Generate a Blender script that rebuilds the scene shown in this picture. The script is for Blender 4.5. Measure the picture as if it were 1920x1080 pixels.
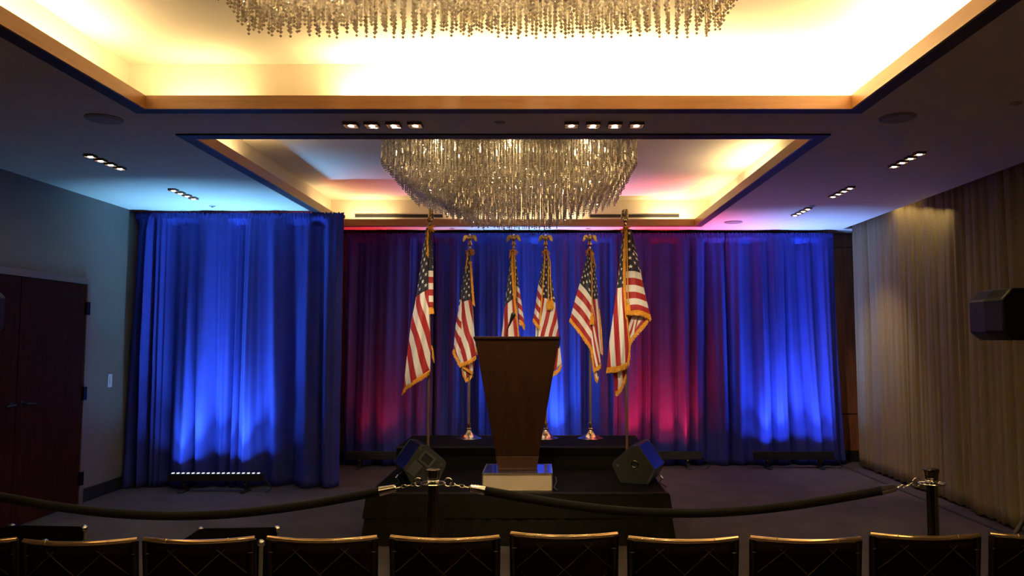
import bpy, math, random
import numpy as np
from mathutils import Vector, Matrix

for o in list(bpy.data.objects):
    bpy.data.objects.remove(o)
C = bpy.context.scene.collection
PI = math.pi
R = math.radians
rnd = random.Random(7)

# ------------------------------------------------------------------ camera
F_PX, PITCH, VPX, EYE = 1450.0, R(3.9), 1014.0, 1.60
cam_d = bpy.data.cameras.new('camera')
cam = bpy.data.objects.new('camera', cam_d)
C.objects.link(cam)
cam_d.sensor_width = 36.0
cam_d.lens = F_PX * 36.0 / 1920.0
cam_d.shift_x = -(VPX - 960.0) / 1920.0
cam_d.clip_start = 0.05
cam.location = (0, 0, EYE)
cam.rotation_euler = (PI / 2 + PITCH, 0, 0)
bpy.context.scene.camera = cam

# ------------------------------------------------------------------ world, exposure
sc = bpy.context.scene
sc.view_settings.view_transform = 'Standard'
sc.view_settings.look = 'None'
sc.view_settings.gamma = 1.0
sc.view_settings.use_curve_mapping = False
sc.view_settings.exposure = 0.0
world = bpy.data.worlds.new('world')
sc.world = world
world.use_nodes = True
world.node_tree.nodes['Background'].inputs[0].default_value = (0.02, 0.02, 0.025, 1)
world.node_tree.nodes['Background'].inputs[1].default_value = 0.3

WARM = (1.0, 0.77, 0.41)
SPOTC = (1.0, 0.80, 0.55)
BLUE = (0.15, 0.45, 1.0)
VIOLET = (0.14, 0.30, 1.0)
RED = (1.0, 0.012, 0.016)


def area_light(name, loc, rot, sx, sy, energy, color, spread=180, parent=None):
    d = bpy.data.lights.new(name, 'AREA')
    d.shape = 'RECTANGLE'
    d.size, d.size_y = sx, sy
    d.energy, d.color, d.spread = energy, color, R(spread)
    o = bpy.data.objects.new(name, d)
    C.objects.link(o)
    o.location, o.rotation_euler = loc, rot
    if parent:
        o.parent = parent
    return o


def spot_light(name, loc, target, energy, color, angle=50, blend=0.6, radius=0.03):
    d = bpy.data.lights.new(name, 'SPOT')
    d.energy, d.color = energy, color
    d.spot_size, d.spot_blend, d.shadow_soft_size = R(angle), blend, radius
    o = bpy.data.objects.new(name, d)
    C.objects.link(o)
    o.location = loc
    v = Vector(target) - Vector(loc)
    o.rotation_euler = v.to_track_quat('-Z', 'Y').to_euler()
    return o


# room dimensions (metres)
XL, XR = -4.56, 4.28
YN, YB = -4.0, 10.42
HC = 3.05            # underside of the ceiling
HK = 3.41            # underside of the recessed coffers
COF = [(-2.46, 1.93, 0.35, 4.72), (-2.46, 1.93, 5.45, 9.62)]   # openings x0,x1,y0,y1
SET = 0.24           # coffer sides stand this far outside the opening

# cove lamps: strips lying on the ledge behind the wooden rim, shining up
def cove(x0, y0, x1, y1, energy):
    L = math.hypot(x1 - x0, y1 - y0)
    a = math.atan2(y1 - y0, x1 - x0)
    area_light('cove_lamp', ((x0 + x1) / 2, (y0 + y1) / 2, HC + 0.075), (PI, 0, a), L, 0.05, energy * L, WARM)

for i, (x0, x1, y0, y1) in enumerate(COF):
    g = SET / 2
    if i == 0:
        cove(x0 - g, y0, x0 - g, 2.6, 8)
        cove(x0 - g, 3.0, x0 - g, 4.55, 11)
        cove(x0 + 0.0, y1 + g, x0 + 0.55, y1 + g, 7)
        cove(x0 + 1.2, y1 + g, x1, y1 + g, 27)
        cove(x1 + g, y0, x1 + g, y1, 27)
        cove(x0, y0 - g, x1, y0 - g, 10)
    else:
        cove(x0 - g, y0 + 0.0, x0 - g, y0 + 1.3, 6)
        cove(x0 - g, y1 - 0.7, x0 - g, y1, 3)
        cove(x0, y1 + g, x0 + 0.55, y1 + g, 8)
        cove(x0 + 1.4, y1 + g, x1 - 1.4, y1 + g, 7)
        cove(x1 - 0.55, y1 + g, x1, y1 + g, 11)
        cove(x1 + g, y0, x1 + g, y0 + 0.7, 8)
        cove(x1 + g, y0 + 1.5, x1 + g, y0 + 2.6, 11)
        cove(x1 + g, y1 - 1.2, x1 + g, y1, 6)
        cove(x0, y0 - g, x0 + 0.8, y0 - g, 5)
        cove(x1 - 1.4, y0 - g, x1, y0 - g, 6)

# warm slot lamp above the sheer curtains on the right
area_light('slot_lamp', (3.955, 8.6, HC + 0.12), (0, R(-12), PI / 2), 2.2, 0.02, 5.0, WARM, 130)


# ------------------------------------------------------------------ pixel -> room helper (used to measure the photograph)
def at(px, py, Y):
    dx, dz = (px - VPX) / F_PX, -(py - 540.0) / F_PX
    fy = math.cos(PITCH) - math.sin(PITCH) * dz
    fz = math.sin(PITCH) + math.cos(PITCH) * dz
    t = Y / fy
    return Vector((t * dx, Y, EYE + t * fz))


def depth_at(py, z):
    dz = -(py - 540.0) / F_PX
    fy = math.cos(PITCH) - math.sin(PITCH) * dz
    fz = math.sin(PITCH) + math.cos(PITCH) * dz
    return (z - EYE) / fz * fy


# ------------------------------------------------------------------ node helpers / materials
def new_mat(name):
    m = bpy.data.materials.new(name)
    m.use_nodes = True
    return m, m.node_tree, m.node_tree.nodes['Principled BSDF']


def mat(name, color, rough=0.5, metal=0.0, var=0.0, scale=20.0, bump=0.0, bscale=None, stretch=(1, 1, 1),
        spec=0.5, coat=0.0, sheen=0.0, detail=3.0, color2=None):
    m, nt, b = new_mat(name)
    b.inputs['Base Color'].default_value = (*color, 1)
    b.inputs['Roughness'].default_value = rough
    b.inputs['Metallic'].default_value = metal
    b.inputs['Specular IOR Level'].default_value = spec
    b.inputs['Coat Weight'].default_value = coat
    b.inputs['Coat Roughness'].default_value = 0.08
    b.inputs['Sheen Weight'].default_value = sheen
    tc = nt.nodes.new('ShaderNodeTexCoord')
    mp = nt.nodes.new('ShaderNodeMapping')
    mp.inputs['Scale'].default_value = stretch
    nt.links.new(tc.outputs['Object'], mp.inputs['Vector'])
    if var > 0 or color2:
        n = nt.nodes.new('ShaderNodeTexNoise')
        n.inputs['Scale'].default_value = scale
        n.inputs['Detail'].default_value = detail
        nt.links.new(mp.outputs['Vector'], n.inputs['Vector'])
        cr = nt.nodes.new('ShaderNodeValToRGB')
        cr.color_ramp.elements[0].position = 0.3
        cr.color_ramp.elements[1].position = 0.7
        c2 = color2 or tuple(min(1, c * (1 + var)) for c in color)
        c1 = color if color2 else tuple(c * (1 - var) for c in color)
        cr.color_ramp.elements[0].color = (*c1, 1)
        cr.color_ramp.elements[1].color = (*c2, 1)
        nt.links.new(n.outputs['Fac'], cr.inputs['Fac'])
        nt.links.new(cr.outputs['Color'], b.inputs['Base Color'])
    if bump > 0:
        n2 = nt.nodes.new('ShaderNodeTexNoise')
        n2.inputs['Scale'].default_value = bscale or scale * 4
        n2.inputs['Detail'].default_value = 3
        nt.links.new(mp.outputs['Vector'], n2.inputs['Vector'])
        bp = nt.nodes.new('ShaderNodeBump')
        bp.inputs['Strength'].default_value = bump
        bp.inputs['Distance'].default_value = 0.01
        nt.links.new(n2.outputs['Fac'], bp.inputs['Height'])
        nt.links.new(bp.outputs['Normal'], b.inputs['Normal'])
    return m


def emit_mat(name, color, strength):
    m, nt, b = new_mat(name)
    b.inputs['Base Color'].default_value = (0.8, 0.8, 0.8, 1)
    b.inputs['Emission Color'].default_value = (*color, 1)
    b.inputs['Emission Strength'].default_value = strength
    return m


def crystal_mat():
    m = bpy.data.materials.new('cut_crystal')
    m.use_nodes = True
    nt = m.node_tree
    nt.nodes.clear()
    out = nt.nodes.new('ShaderNodeOutputMaterial')
    tr = nt.nodes.new('ShaderNodeBsdfTransparent')
    tr.inputs['Color'].default_value = (0.84, 0.79, 0.72, 1)
    gl = nt.nodes.new('ShaderNodeBsdfGlossy')
    gl.inputs['Color'].default_value = (0.95, 0.9, 0.82, 1)
    gl.inputs['Roughness'].default_value = 0.06
    tl = nt.nodes.new('ShaderNodeBsdfTranslucent')
    tl.inputs['Color'].default_value = (0.8, 0.75, 0.68, 1)
    mx = nt.nodes.new('ShaderNodeMixShader')
    mx.inputs[0].default_value = 0.28
    mx2 = nt.nodes.new('ShaderNodeMixShader')
    lw = nt.nodes.new('ShaderNodeLayerWeight')
    lw.inputs['Blend'].default_value = 0.78
    nt.links.new(gl.outputs[0], mx.inputs[1])
    nt.links.new(tl.outputs[0], mx.inputs[2])
    nt.links.new(lw.outputs['Fresnel'], mx2.inputs[0])
    nt.links.new(tr.outputs[0], mx2.inputs[1])
    nt.links.new(mx.outputs[0], mx2.inputs[2])
    nt.links.new(mx2.outputs[0], out.inputs['Surface'])
    return m


class Ex:
    """tiny expression builder on Math nodes"""
    nt = None

    def __init__(self, s):
        self.s = s

    @staticmethod
    def op(op, *a):
        n = Ex.nt.nodes.new('ShaderNodeMath')
        n.operation = op
        for i, x in enumerate(a):
            if isinstance(x, Ex):
                Ex.nt.links.new(x.s, n.inputs[i])
            else:
                n.inputs[i].default_value = x
        return Ex(n.outputs[0])

    def __add__(s, o): return Ex.op('ADD', s, o)
    def __sub__(s, o): return Ex.op('SUBTRACT', s, o)
    def __mul__(s, o): return Ex.op('MULTIPLY', s, o)
    def __lt__(s, o): return Ex.op('LESS_THAN', s, o)
    def __gt__(s, o): return Ex.op('GREATER_THAN', s, o)
    def mod(s, o): return Ex.op('FLOORED_MODULO', s, o)


def flag_mat():
    m, nt, b = new_mat('flag_cloth')
    Ex.nt = nt
    uv = nt.nodes.new('ShaderNodeUVMap')
    uv.uv_map = 'UVMap'
    sp = nt.nodes.new('ShaderNodeSeparateXYZ')
    nt.links.new(uv.outputs['UV'], sp.inputs[0])
    u, v = Ex(sp.outputs[0]), Ex(sp.outputs[1])
    red = (Ex.op('FLOOR', v * 12.999).mod(2.0)) < 0.5
    canton = (u < 0.4) * (v > 6 / 13)
    a = u * 30.0
    bb = (v - 6 / 13) * (130 / 7)

    def star(pa, pb):
        x, y = pa * 0.050, pb * 0.0425
        r = Ex.op('SQRT', x * x + y * y)
        ang = Ex.op('ARCTAN2', x, y)
        th = Ex.op('ABSOLUTE', (ang + PI / 5).mod(2 * PI / 5) - PI / 5)
        return (r * (Ex.op('COSINE', th) + Ex.op('SINE', th) * 3.078)) < 0.0215
    s1 = star(a.mod(2.0) - 1.0, bb.mod(2.0) - 1.0)
    s2 = star((a + 1.0).mod(2.0) - 1.0, (bb + 1.0).mod(2.0) - 1.0)
    inner = (a > 1.0) * (a < 11.0) * (bb > 1.0) * (bb < 9.0)
    st = Ex.op('MAXIMUM', s1, s2 * inner) * (u > 0.0)

    def mix(f, c1, c2):
        n = nt.nodes.new('ShaderNodeMix')
        n.data_type = 'RGBA'
        nt.links.new(f.s, n.inputs[0])
        for i, c in ((6, c1), (7, c2)):
            if isinstance(c, tuple):
                n.inputs[i].default_value = (*c, 1)
            else:
                nt.links.new(c, n.inputs[i])
        return n.outputs[2]
    stripes = mix(red, (0.74, 0.70, 0.66), (0.36, 0.009, 0.015))
    blue = mix(st, (0.006, 0.007, 0.024), (0.88, 0.85, 0.82))
    nt.links.new(mix(canton, stripes, blue), b.inputs['Base Color'])
    b.inputs['Roughness'].default_value = 0.6
    b.inputs['Sheen Weight'].default_value = 0.15
    return m


M = {}
M['ceiling'] = mat('ceiling_paint', (0.66, 0.57, 0.42), 0.7, var=0.03, scale=3, bump=0.05, bscale=120)
M['wall'] = mat('wall_paint', (0.185, 0.160, 0.130), 0.75, var=0.04, scale=4, bump=0.08, bscale=160)
M['carpet'] = mat('carpet', (0.094, 0.078, 0.075), 0.95, var=0.16, scale=2.5, bump=0.5, bscale=350, spec=0.1)
M['carpet_line'] = mat('carpet_seam', (0.02, 0.018, 0.02), 0.9)
M['wood_rim'] = mat('warm_wood', (0.27, 0.115, 0.035), 0.42, var=0.12, scale=5, stretch=(0.6, 0.6, 10), bump=0.02)
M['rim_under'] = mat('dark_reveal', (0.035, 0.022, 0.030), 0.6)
M['door_wood'] = mat('mahogany', (0.030, 0.007, 0.004), 0.8, var=0.25, scale=5, stretch=(1, 8, 0.6), spec=0.08)
M['frame_paint'] = mat('frame_paint', (0.17, 0.125, 0.105), 0.5)
M['panel_wood'] = mat('panel_wood', (0.32, 0.115, 0.045), 0.42, var=0.3, scale=5, stretch=(6, 6, 0.5))
M['black_trim'] = mat('black_trim', (0.012, 0.012, 0.013), 0.55)
M['blue_drape'] = mat('blue_drape', (0.042, 0.050, 0.31), 0.85, var=0.06, scale=9, bump=0.06, bscale=700, spec=0.10, sheen=0.02)
M['sheer'] = mat('sheer_weave', (0.29, 0.225, 0.115), 0.9, var=0.2, scale=160, stretch=(1, 1, 0.5), bump=0.35, bscale=420, spec=0.1)
M['skirt'] = mat('stage_skirt', (0.010, 0.009, 0.007), 0.9, var=0.2, scale=30, spec=0.1)
M['deck'] = mat('stage_deck', (0.005, 0.0046, 0.0044), 0.85, var=0.2, scale=40, bump=0.15, bscale=200, spec=0.05)
M['deck_edge'] = mat('stage_edge', (0.06, 0.055, 0.05), 0.35, metal=0.6)
M['podium'] = mat('podium_wood', (0.025, 0.0085, 0.003), 0.36, var=0.28, scale=4, stretch=(9, 9, 0.7), spec=0.25)
M['podium_base'] = mat('podium_base_wood', (0.055, 0.023, 0.010), 0.35, var=0.25, scale=4, stretch=(9, 9, 0.7))
M['box_beige'] = mat('beige_laminate', (0.56, 0.46, 0.31), 0.30, var=0.05, scale=8)
M['box_top'] = mat('laminate_top', (0.05, 0.05, 0.08), 0.10, spec=1.0, coat=1.0)
M['edge_metal'] = mat('edge_metal', (0.62, 0.56, 0.46), 0.3, metal=0.9)
M['plastic'] = mat('black_plastic', (0.024, 0.026, 0.023), 0.5, var=0.1, scale=60, bump=0.15, bscale=400)
M['plastic_shell'] = mat('black_shell', (0.003, 0.003, 0.004), 0.34, spec=0.35)
M['grey_plastic'] = mat('grey_plastic', (0.060, 0.063, 0.057), 0.5)
M['grille'] = mat('steel_grille', (0.02, 0.02, 0.021), 0.5, metal=0.5, var=0.6, scale=500)
M['chrome'] = mat('chrome', (0.82, 0.80, 0.76), 0.10, metal=1.0)
M['gunmetal'] = mat('dark_chrome', (0.16, 0.14, 0.12), 0.16, metal=1.0)
M['brass'] = mat('polished_brass', (0.80, 0.58, 0.30), 0.17, metal=1.0, bump=0.02, bscale=60)
M['gold'] = mat('gold_eagle', (0.78, 0.60, 0.30), 0.22, metal=1.0, bump=0.25, bscale=180)
M['pole'] = mat('pole_wood', (0.17, 0.095, 0.045), 0.3, var=0.2, scale=8, stretch=(8, 8, 0.5), coat=0.4)
M['fringe'] = mat('gold_fringe', (0.70, 0.32, 0.022), 0.65, var=0.3, scale=90)
M['cord'] = mat('gold_cord', (0.62, 0.30, 0.04), 0.55, var=0.2, scale=200)
M['flag'] = flag_mat()
M['rope'] = mat('black_velvet', (0.006, 0.0055, 0.006), 0.9, sheen=0.1, spec=0.1)
M['chair_wood'] = mat('lacquered_bamboo', (0.006, 0.0025, 0.0014), 0.3, var=0.35, scale=14, stretch=(1, 6, 6), spec=0.3)
M['chair_rail'] = mat('lacquered_rail', (0.56, 0.38, 0.21), 0.13, metal=0.85, var=0.25, scale=14, stretch=(1, 6, 6))
M['chair_back'] = mat('chair_panel', (0.0035, 0.0012, 0.0012), 0.7, spec=0.06)
M['chair_rod'] = mat('chair_rods', (0.035, 0.020, 0.012), 0.18, coat=0.6)
M['seat'] = mat('seat_cushion', (0.035, 0.010, 0.012), 0.85)
M['crystal'] = crystal_mat()
M['wire'] = mat('steel_frame', (0.55, 0.52, 0.47), 0.3, metal=1.0)
M['lamp_glow'] = emit_mat('lamp_glow', (1.0, 0.86, 0.68), 14.0)
M['lamp_box'] = mat('lamp_box', (0.62, 0.36, 0.20), 0.4)
M['lamp_dark'] = mat('lamp_frame', (0.16, 0.10, 0.065), 0.4)
M['led'] = emit_mat('led_lens', (0.75, 0.82, 1.0), 1.5)
M['white_plastic'] = mat('white_plastic', (0.72, 0.72, 0.74), 0.4)
M['vent'] = mat('vent_black', (0.008, 0.007, 0.007), 0.7)
M['disc'] = mat('ceiling_disc', (0.30, 0.26, 0.22), 0.6)
M['case'] = mat('case_laminate', (0.003, 0.003, 0.003), 0.9, var=0.2, scale=80, spec=0.0)
M['alu'] = mat('aluminium', (0.42, 0.40, 0.34), 0.38, metal=0.9)


# ------------------------------------------------------------------ mesh builder
class MB:
    def __init__(self):
        self.v, self.f, self.uv = [], [], None

    def add(self, vs, fs):
        n = len(self.v)
        self.v += [tuple(p) for p in vs]
        self.f += [tuple(i + n for i in f) for f in fs]
        return self

    def box(self, cx, cy, cz, sx, sy, sz, m=None):
        vs = [Vector((cx + sx * a / 2, cy + sy * b / 2, cz + sz * c / 2)) for a in (-1, 1) for b in (-1, 1) for c in (-1, 1)]
        if m:
            vs = [m @ p for p in vs]
        return self.add(vs, [(0, 1, 3, 2), (4, 6, 7, 5), (0, 4, 5, 1), (2, 3, 7, 6), (0, 2, 6, 4), (1, 5, 7, 3)])

    def hexa(self, p):
        """eight corners: bottom loop of four then top loop of four"""
        return self.add(p, [(3, 2, 1, 0), (4, 5, 6, 7), (0, 1, 5, 4), (1, 2, 6, 5), (2, 3, 7, 6), (3, 0, 4, 7)])

    def prism(self, poly, vec, m=None):
        """closed polygon of 3-D points extruded along vec"""
        n = len(poly)
        a = [Vector(p) for p in poly]
        b = [p + Vector(vec) for p in a]
        vs = a + b
        if m:
            vs = [m @ p for p in vs]
        fs = [tuple(range(n - 1, -1, -1)), tuple(range(n, 2 * n))]
        fs += [(i, (i + 1) % n, n + (i + 1) % n, n + i) for i in range(n)]
        return self.add(vs, fs)

    def lathe(self, prof, seg=24, c=(0, 0, 0), m=None):
        """profile (r, z) bottom to top round the local Z axis"""
        vs, fs = [], []
        for r, z in prof:
            for k in range(seg):
                t = 2 * PI * k / seg
                p = Vector((c[0] + r * math.cos(t), c[1] + r * math.sin(t), c[2] + z))
                vs.append(m @ p if m else p)
        for i in range(len(prof) - 1):
            for k in range(seg):
                k2 = (k + 1) % seg
                fs.append((i * seg + k, i * seg + k2, (i + 1) * seg + k2, (i + 1) * seg + k))
        fs.append(tuple(range(seg - 1, -1, -1)))
        fs.append(tuple((len(prof) - 1) * seg + k for k in range(seg)))
        return self.add(vs, fs)

    def tube(self, pts, rad, seg=10):
        pts = [Vector(p) for p in pts]
        rads = rad if isinstance(rad, (list, tuple)) else [rad] * len(pts)
        vs, fs = [], []
        up = Vector((0, 0, 1))
        prev = None
        for i, p in enumerate(pts):
            d = (pts[min(i + 1, len(pts) - 1)] - pts[max(i - 1, 0)]).normalized()
            if prev is None:
                a = d.cross(up if abs(d.z) < 0.9 else Vector((1, 0, 0))).normalized()
            else:
                a = (prev - d * prev.dot(d)).normalized()
            prev = a
            b = d.cross(a)
            for k in range(seg):
                t = 2 * PI * k / seg
                vs.append(p + (a * math.cos(t) + b * math.sin(t)) * rads[i])
        for i in range(len(pts) - 1):
            for k in range(seg):
                k2 = (k + 1) % seg
                fs.append((i * seg + k, i * seg + k2, (i + 1) * seg + k2, (i + 1) * seg + k))
        fs.append(tuple(range(seg - 1, -1, -1)))
        fs.append(tuple((len(pts) - 1) * seg + k for k in range(seg)))
        return self.add(vs, fs)

    def torus(self, c, r, tr, m=None, seg=24, ts=8, a0=0.0, a1=2 * PI):
        n = seg
        closed = abs(a1 - a0 - 2 * PI) < 1e-6
        pts = []
        for k in range(n + (0 if closed else 1)):
            t = a0 + (a1 - a0) * k / n
            pts.append((t, Vector((math.cos(t), math.sin(t), 0))))
        vs, fs = [], []
        for t, d in pts:
            for j in range(ts):
                q = 2 * PI * j / ts
                p = d * (r + tr * math.cos(q)) + Vector((0, 0, tr * math.sin(q)))
                p = m @ p if m else p
                vs.append(p + Vector(c))
        N = len(pts)
        for i in range(N if closed else N - 1):
            for j in range(ts):
                i2, j2 = (i + 1) % N, (j + 1) % ts
                fs.append((i * ts + j, i2 * ts + j, i2 * ts + j2, i * ts + j2))
        return self.add(vs, fs)

    def ball(self, c, rx, ry=None, rz=None, seg=14, rings=9, m=None):
        ry, rz = ry or rx, rz or rx
        vs, fs = [], []
        for i in range(1, rings):
            a = PI * i / rings
            for k in range(seg):
                t = 2 * PI * k / seg
                p = Vector((rx * math.sin(a) * math.cos(t), ry * math.sin(a) * math.sin(t), -rz * math.cos(a)))
                vs.append((m @ p if m else p) + Vector(c))
        b, t_ = Vector((0, 0, -rz)), Vector((0, 0, rz))
        vs += [(m @ b if m else b) + Vector(c), (m @ t_ if m else t_) + Vector(c)]
        nb = len(vs) - 2
        for i in range(rings - 2):
            for k in range(seg):
                k2 = (k + 1) % seg
                fs.append((i * seg + k, i * seg + k2, (i + 1) * seg + k2, (i + 1) * seg + k))
        for k in range(seg):
            k2 = (k + 1) % seg
            fs.append((nb, k2, k))
            fs.append((nb + 1, (rings - 2) * seg + k, (rings - 2) * seg + k2))
        return self.add(vs, fs)

    def mesh(self, name, material, smooth=True):
        me = bpy.data.meshes.new(name)
        me.from_pydata(self.v, [], self.f)
        me.materials.append(material)
        if smooth:
            me.polygons.foreach_set('use_smooth', [True] * len(me.polygons))
            me.set_sharp_from_angle(angle=R(38))
        me.update()
        return me

    def build(self, name, material, parent=None, smooth=True, bevel=0.0, solid=0.0):
        o = bpy.data.objects.new(name, self.mesh(name, material, smooth))
        C.objects.link(o)
        if parent:
            o.parent = parent
        if solid:
            s = o.modifiers.new('solid', 'SOLIDIFY')
            s.thickness, s.offset = solid, 0
        if bevel:
            b = o.modifiers.new('bevel', 'BEVEL')
            b.width, b.segments, b.limit_method, b.angle_limit = bevel, 2, 'ANGLE', R(40)
        return o


def tag(o, label=None, cat=None, group=None, kind=None):
    if label:
        o['label'] = label
    if cat:
        o['category'] = cat
    if group:
        o['group'] = group
    if kind:
        o['kind'] = kind
    return o


def thing(name, label, cat, loc=(0, 0, 0), rz=0.0, group=None):
    o = bpy.data.objects.new(name, None)
    o.empty_display_size = 0.1
    C.objects.link(o)
    o.location = loc
    o.rotation_euler = (0, 0, rz)
    return tag(o, label, cat, group)


def copy_tree(o, parent=None):
    c = o.copy()
    C.objects.link(c)
    if parent:
        c.parent = parent
    for ch in list(o.children):
        copy_tree(ch, c)
    return c


def struct(o, label, cat):
    return tag(o, label, cat, None, 'structure')


# ------------------------------------------------------------------ room shell
struct(MB().box((XL + XR) / 2, (YN + YB) / 2, -0.05, XR - XL + 0.4, YB - YN + 0.4, 0.1).build('floor', M['carpet'], smooth=False),
       'dark grey carpet covering the whole room', 'floor')
struct(MB().box(3.86, (YN + 10.3) / 2, 0.002, 0.03, 10.3 - YN, 0.006).build('trim_1', M['carpet_line'], smooth=False),
       'thin dark floor strip running beside the sheer curtains', 'floor trim')
struct(MB().box(XL - 0.1, (YN + YB) / 2, HK / 2, 0.2, YB - YN + 0.4, HK + 0.1).build('wall_left', M['wall'], smooth=False),
       'plain pale wall on the left with the dark door', 'wall')
struct(MB().box(XR + 0.1, (YN + YB) / 2, HK / 2, 0.2, YB - YN + 0.4, HK + 0.1).build('wall_right', M['wall'], smooth=False),
       'pale wall behind the beige sheer curtains', 'wall')
struct(MB().box((XL + XR) / 2, YN - 0.1, HK / 2, XR - XL, 0.2, HK + 0.1).build('wall_front', M['wall'], smooth=False),
       'pale wall behind the audience', 'wall')
wb = MB()
wb.box((XL + XR) / 2, YB + 0.1, HK / 2, XR - XL, 0.2, HK + 0.1)
for k in range(14):          # wood panels with reveals
    x0 = XL + k * (XR - XL) / 14
    w = (XR - XL) / 14 - 0.012
    for z0, z1 in ((0.14, 0.62), (0.63, 2.85), (2.86, 3.04)):
        wb.box(x0 + w / 2 + 0.006, YB - 0.012, (z0 + z1) / 2, w, 0.024, z1 - z0 - 0.008)
struct(wb.build('wall_back', M['panel_wood'], smooth=False), 'brown wood panelled end wall behind the blue drapes', 'wall')
struct(MB().box((XL + XR) / 2, YB - 0.03, 0.065, XR - XL, 0.03, 0.13).build('baseboard_back', M['black_trim'], smooth=False),
       'black baseboard at the foot of the wood panelling', 'baseboard')

# ceiling slab with two openings and the recessed coffers above them
ce = MB()
xs0, xs1 = COF[0][0] - 0.1, COF[0][1] + 0.1
T = 0.02
ce.box((XL + xs0) / 2, (YN + YB) / 2, HC + T / 2, xs0 - XL, YB - YN, T)
XP = 3.93          # the ceiling stops short of the right wall; the sheers hang from the pocket behind its edge
ce.box((XP + xs1) / 2, (YN + YB) / 2, HC + T / 2, XP - xs1, YB - YN, T)
ce.box(XP - 0.01, (YN + YB) / 2, HC + 0.09, 0.02, YB - YN, 0.14)
ce.box((XP + XR) / 2, (YN + YB) / 2, HC + 0.17, XR - XP + 0.02, YB - YN, 0.02)
ce.box((XP + XR) / 2, 10.21, HC + T / 2, XR - XP, 0.42, T)
edges = [YN, COF[0][2] - 0.1, COF[0][3] + 0.1, COF[1][2] - 0.1, COF[1][3] + 0.1, YB]
for a, b in ((0, 1), (2, 3), (4, 5)):
    ce.box((xs0 + xs1) / 2, (edges[a] + edges[b]) / 2, HC + T / 2, xs1 - xs0, edges[b] - edges[a], T)
for x0, x1, y0, y1 in COF:
    X0, X1, Y0, Y1 = x0 - SET, x1 + SET, y0 - SET, y1 + SET
    ce.box((X0 + X1) / 2, (Y0 + Y1) / 2, HK + 0.05, X1 - X0 + 0.1, Y1 - Y0 + 0.1, 0.1)
    hz, cz = HK - HC - T, (HK + HC + T) / 2
    ce.box(X0 - 0.025, (Y0 + Y1) / 2, cz, 0.05, Y1 - Y0 + 0.1, hz)
    ce.box(X1 + 0.025, (Y0 + Y1) / 2, cz, 0.05, Y1 - Y0 + 0.1, hz)
    ce.box((X0 + X1) / 2, Y0 - 0.025, cz, X1 - X0, 0.05, hz)
    ce.box((X0 + X1) / 2, Y1 + 0.025, cz, X1 - X0, 0.05, hz)
struct(ce.build('ceiling', M['ceiling'], smooth=False), 'painted ceiling with two recessed lit coffers', 'ceiling')

def rim(n, x0, x1, y0, y1, label):
    """wooden rim: warm inner face, dark underside"""
    root = bpy.data.objects.new('trim_%d' % n, None)
    C.objects.link(root)
    root.location = ((x0 + x1) / 2, (y0 + y1) / 2, HC)
    tag(root, label, 'ceiling trim', None, 'structure')
    cx, cy = (x1 - x0) / 2, (y1 - y0) / 2
    w, h = 0.016, 0.085
    a = MB()
    for s in (-1, 1):
        a.box(s * (cx + w / 2), 0, h / 2 - 0.012, w, 2 * cy + 2 * w, h)
        a.box(0, s * (cy + w / 2), h / 2 - 0.012, 2 * cx, w, h)
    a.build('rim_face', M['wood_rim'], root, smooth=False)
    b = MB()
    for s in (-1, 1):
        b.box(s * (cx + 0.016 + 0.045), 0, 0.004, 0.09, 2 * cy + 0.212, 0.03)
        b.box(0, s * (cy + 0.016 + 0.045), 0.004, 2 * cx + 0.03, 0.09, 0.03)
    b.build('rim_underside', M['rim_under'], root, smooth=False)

rim(2, *COF[0], 'warm wooden rim framing the nearer bright coffer')
rim(3, *COF[1], 'warm wooden rim framing the farther coffer above the stage')

struct(MB().box(XL + 0.012, (8.6 + 7.74) / 2, 0.065, 0.024, 8.6 - 7.74, 0.13).build('baseboard_left', M['black_trim'], smooth=False),
       'black baseboard between the door and the blue curtain', 'baseboard')

# door in the left wall
dr = bpy.data.objects.new('door_1', None)
C.objects.link(dr)
dr.location = (XL, 6.72, 0)
tag(dr, 'dark mahogany double door in the left wall', 'door', None, 'structure')
DW, DH = 1.94, 2.16
fr = MB()
fr.box(0.02, -DW / 2 - 0.03, DH / 2 + 0.03, 0.05, 0.06, DH + 0.06)
fr.box(0.02, DW / 2 + 0.03, DH / 2 + 0.03, 0.05, 0.06, DH + 0.06)
fr.box(0.02, 0, DH + 0.03, 0.05, DW, 0.06)
fr.build('door_frame', M['frame_paint'], dr, smooth=False, bevel=0.004)
for s in (-1, 1):
    lf = MB().box(0.015, s * DW / 4, DH / 2, 0.04, DW / 2 - 0.008, DH - 0.01).build('door_leaf', M['door_wood'], dr, smooth=False, bevel=0.003)
    hd = MB()
    hd.lathe([(.026, 0), (.026, .008), (.012, .012), (.011, .05)], 16, m=Matrix.Translation((0.035, s * 0.07, 1.05)) @ Matrix.Rotation(PI / 2, 4, 'Y'))
    hd.tube([(0.082, s * 0.07, 1.05), (0.085, s * 0.10, 1.05), (0.085, s * 0.19, 1.045)], 0.009, 10)
    hd.build('handle', M['black_trim'], lf)
    for z in (0.25, 1.08, 1.92):
        MB().box(0.045, s * (DW / 2 + 0.006), z, 0.035, 0.05, 0.13).build('hinge', M['gunmetal'], dr, smooth=False, bevel=0.003)

# light switch
sw = thing('light_switch', 'white light switch plate on the left wall beside the blue curtain', 'switch', (XL, 8.22, 1.18))
MB().box(0.005, 0, 0, 0.01, 0.075, 0.14).build('plate', M['white_plastic'], sw, smooth=False, bevel=0.003)
MB().box(0.014, 0, 0, 0.01, 0.032, 0.066).build('rocker', M['white_plastic'], sw, smooth=False, bevel=0.003)


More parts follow.
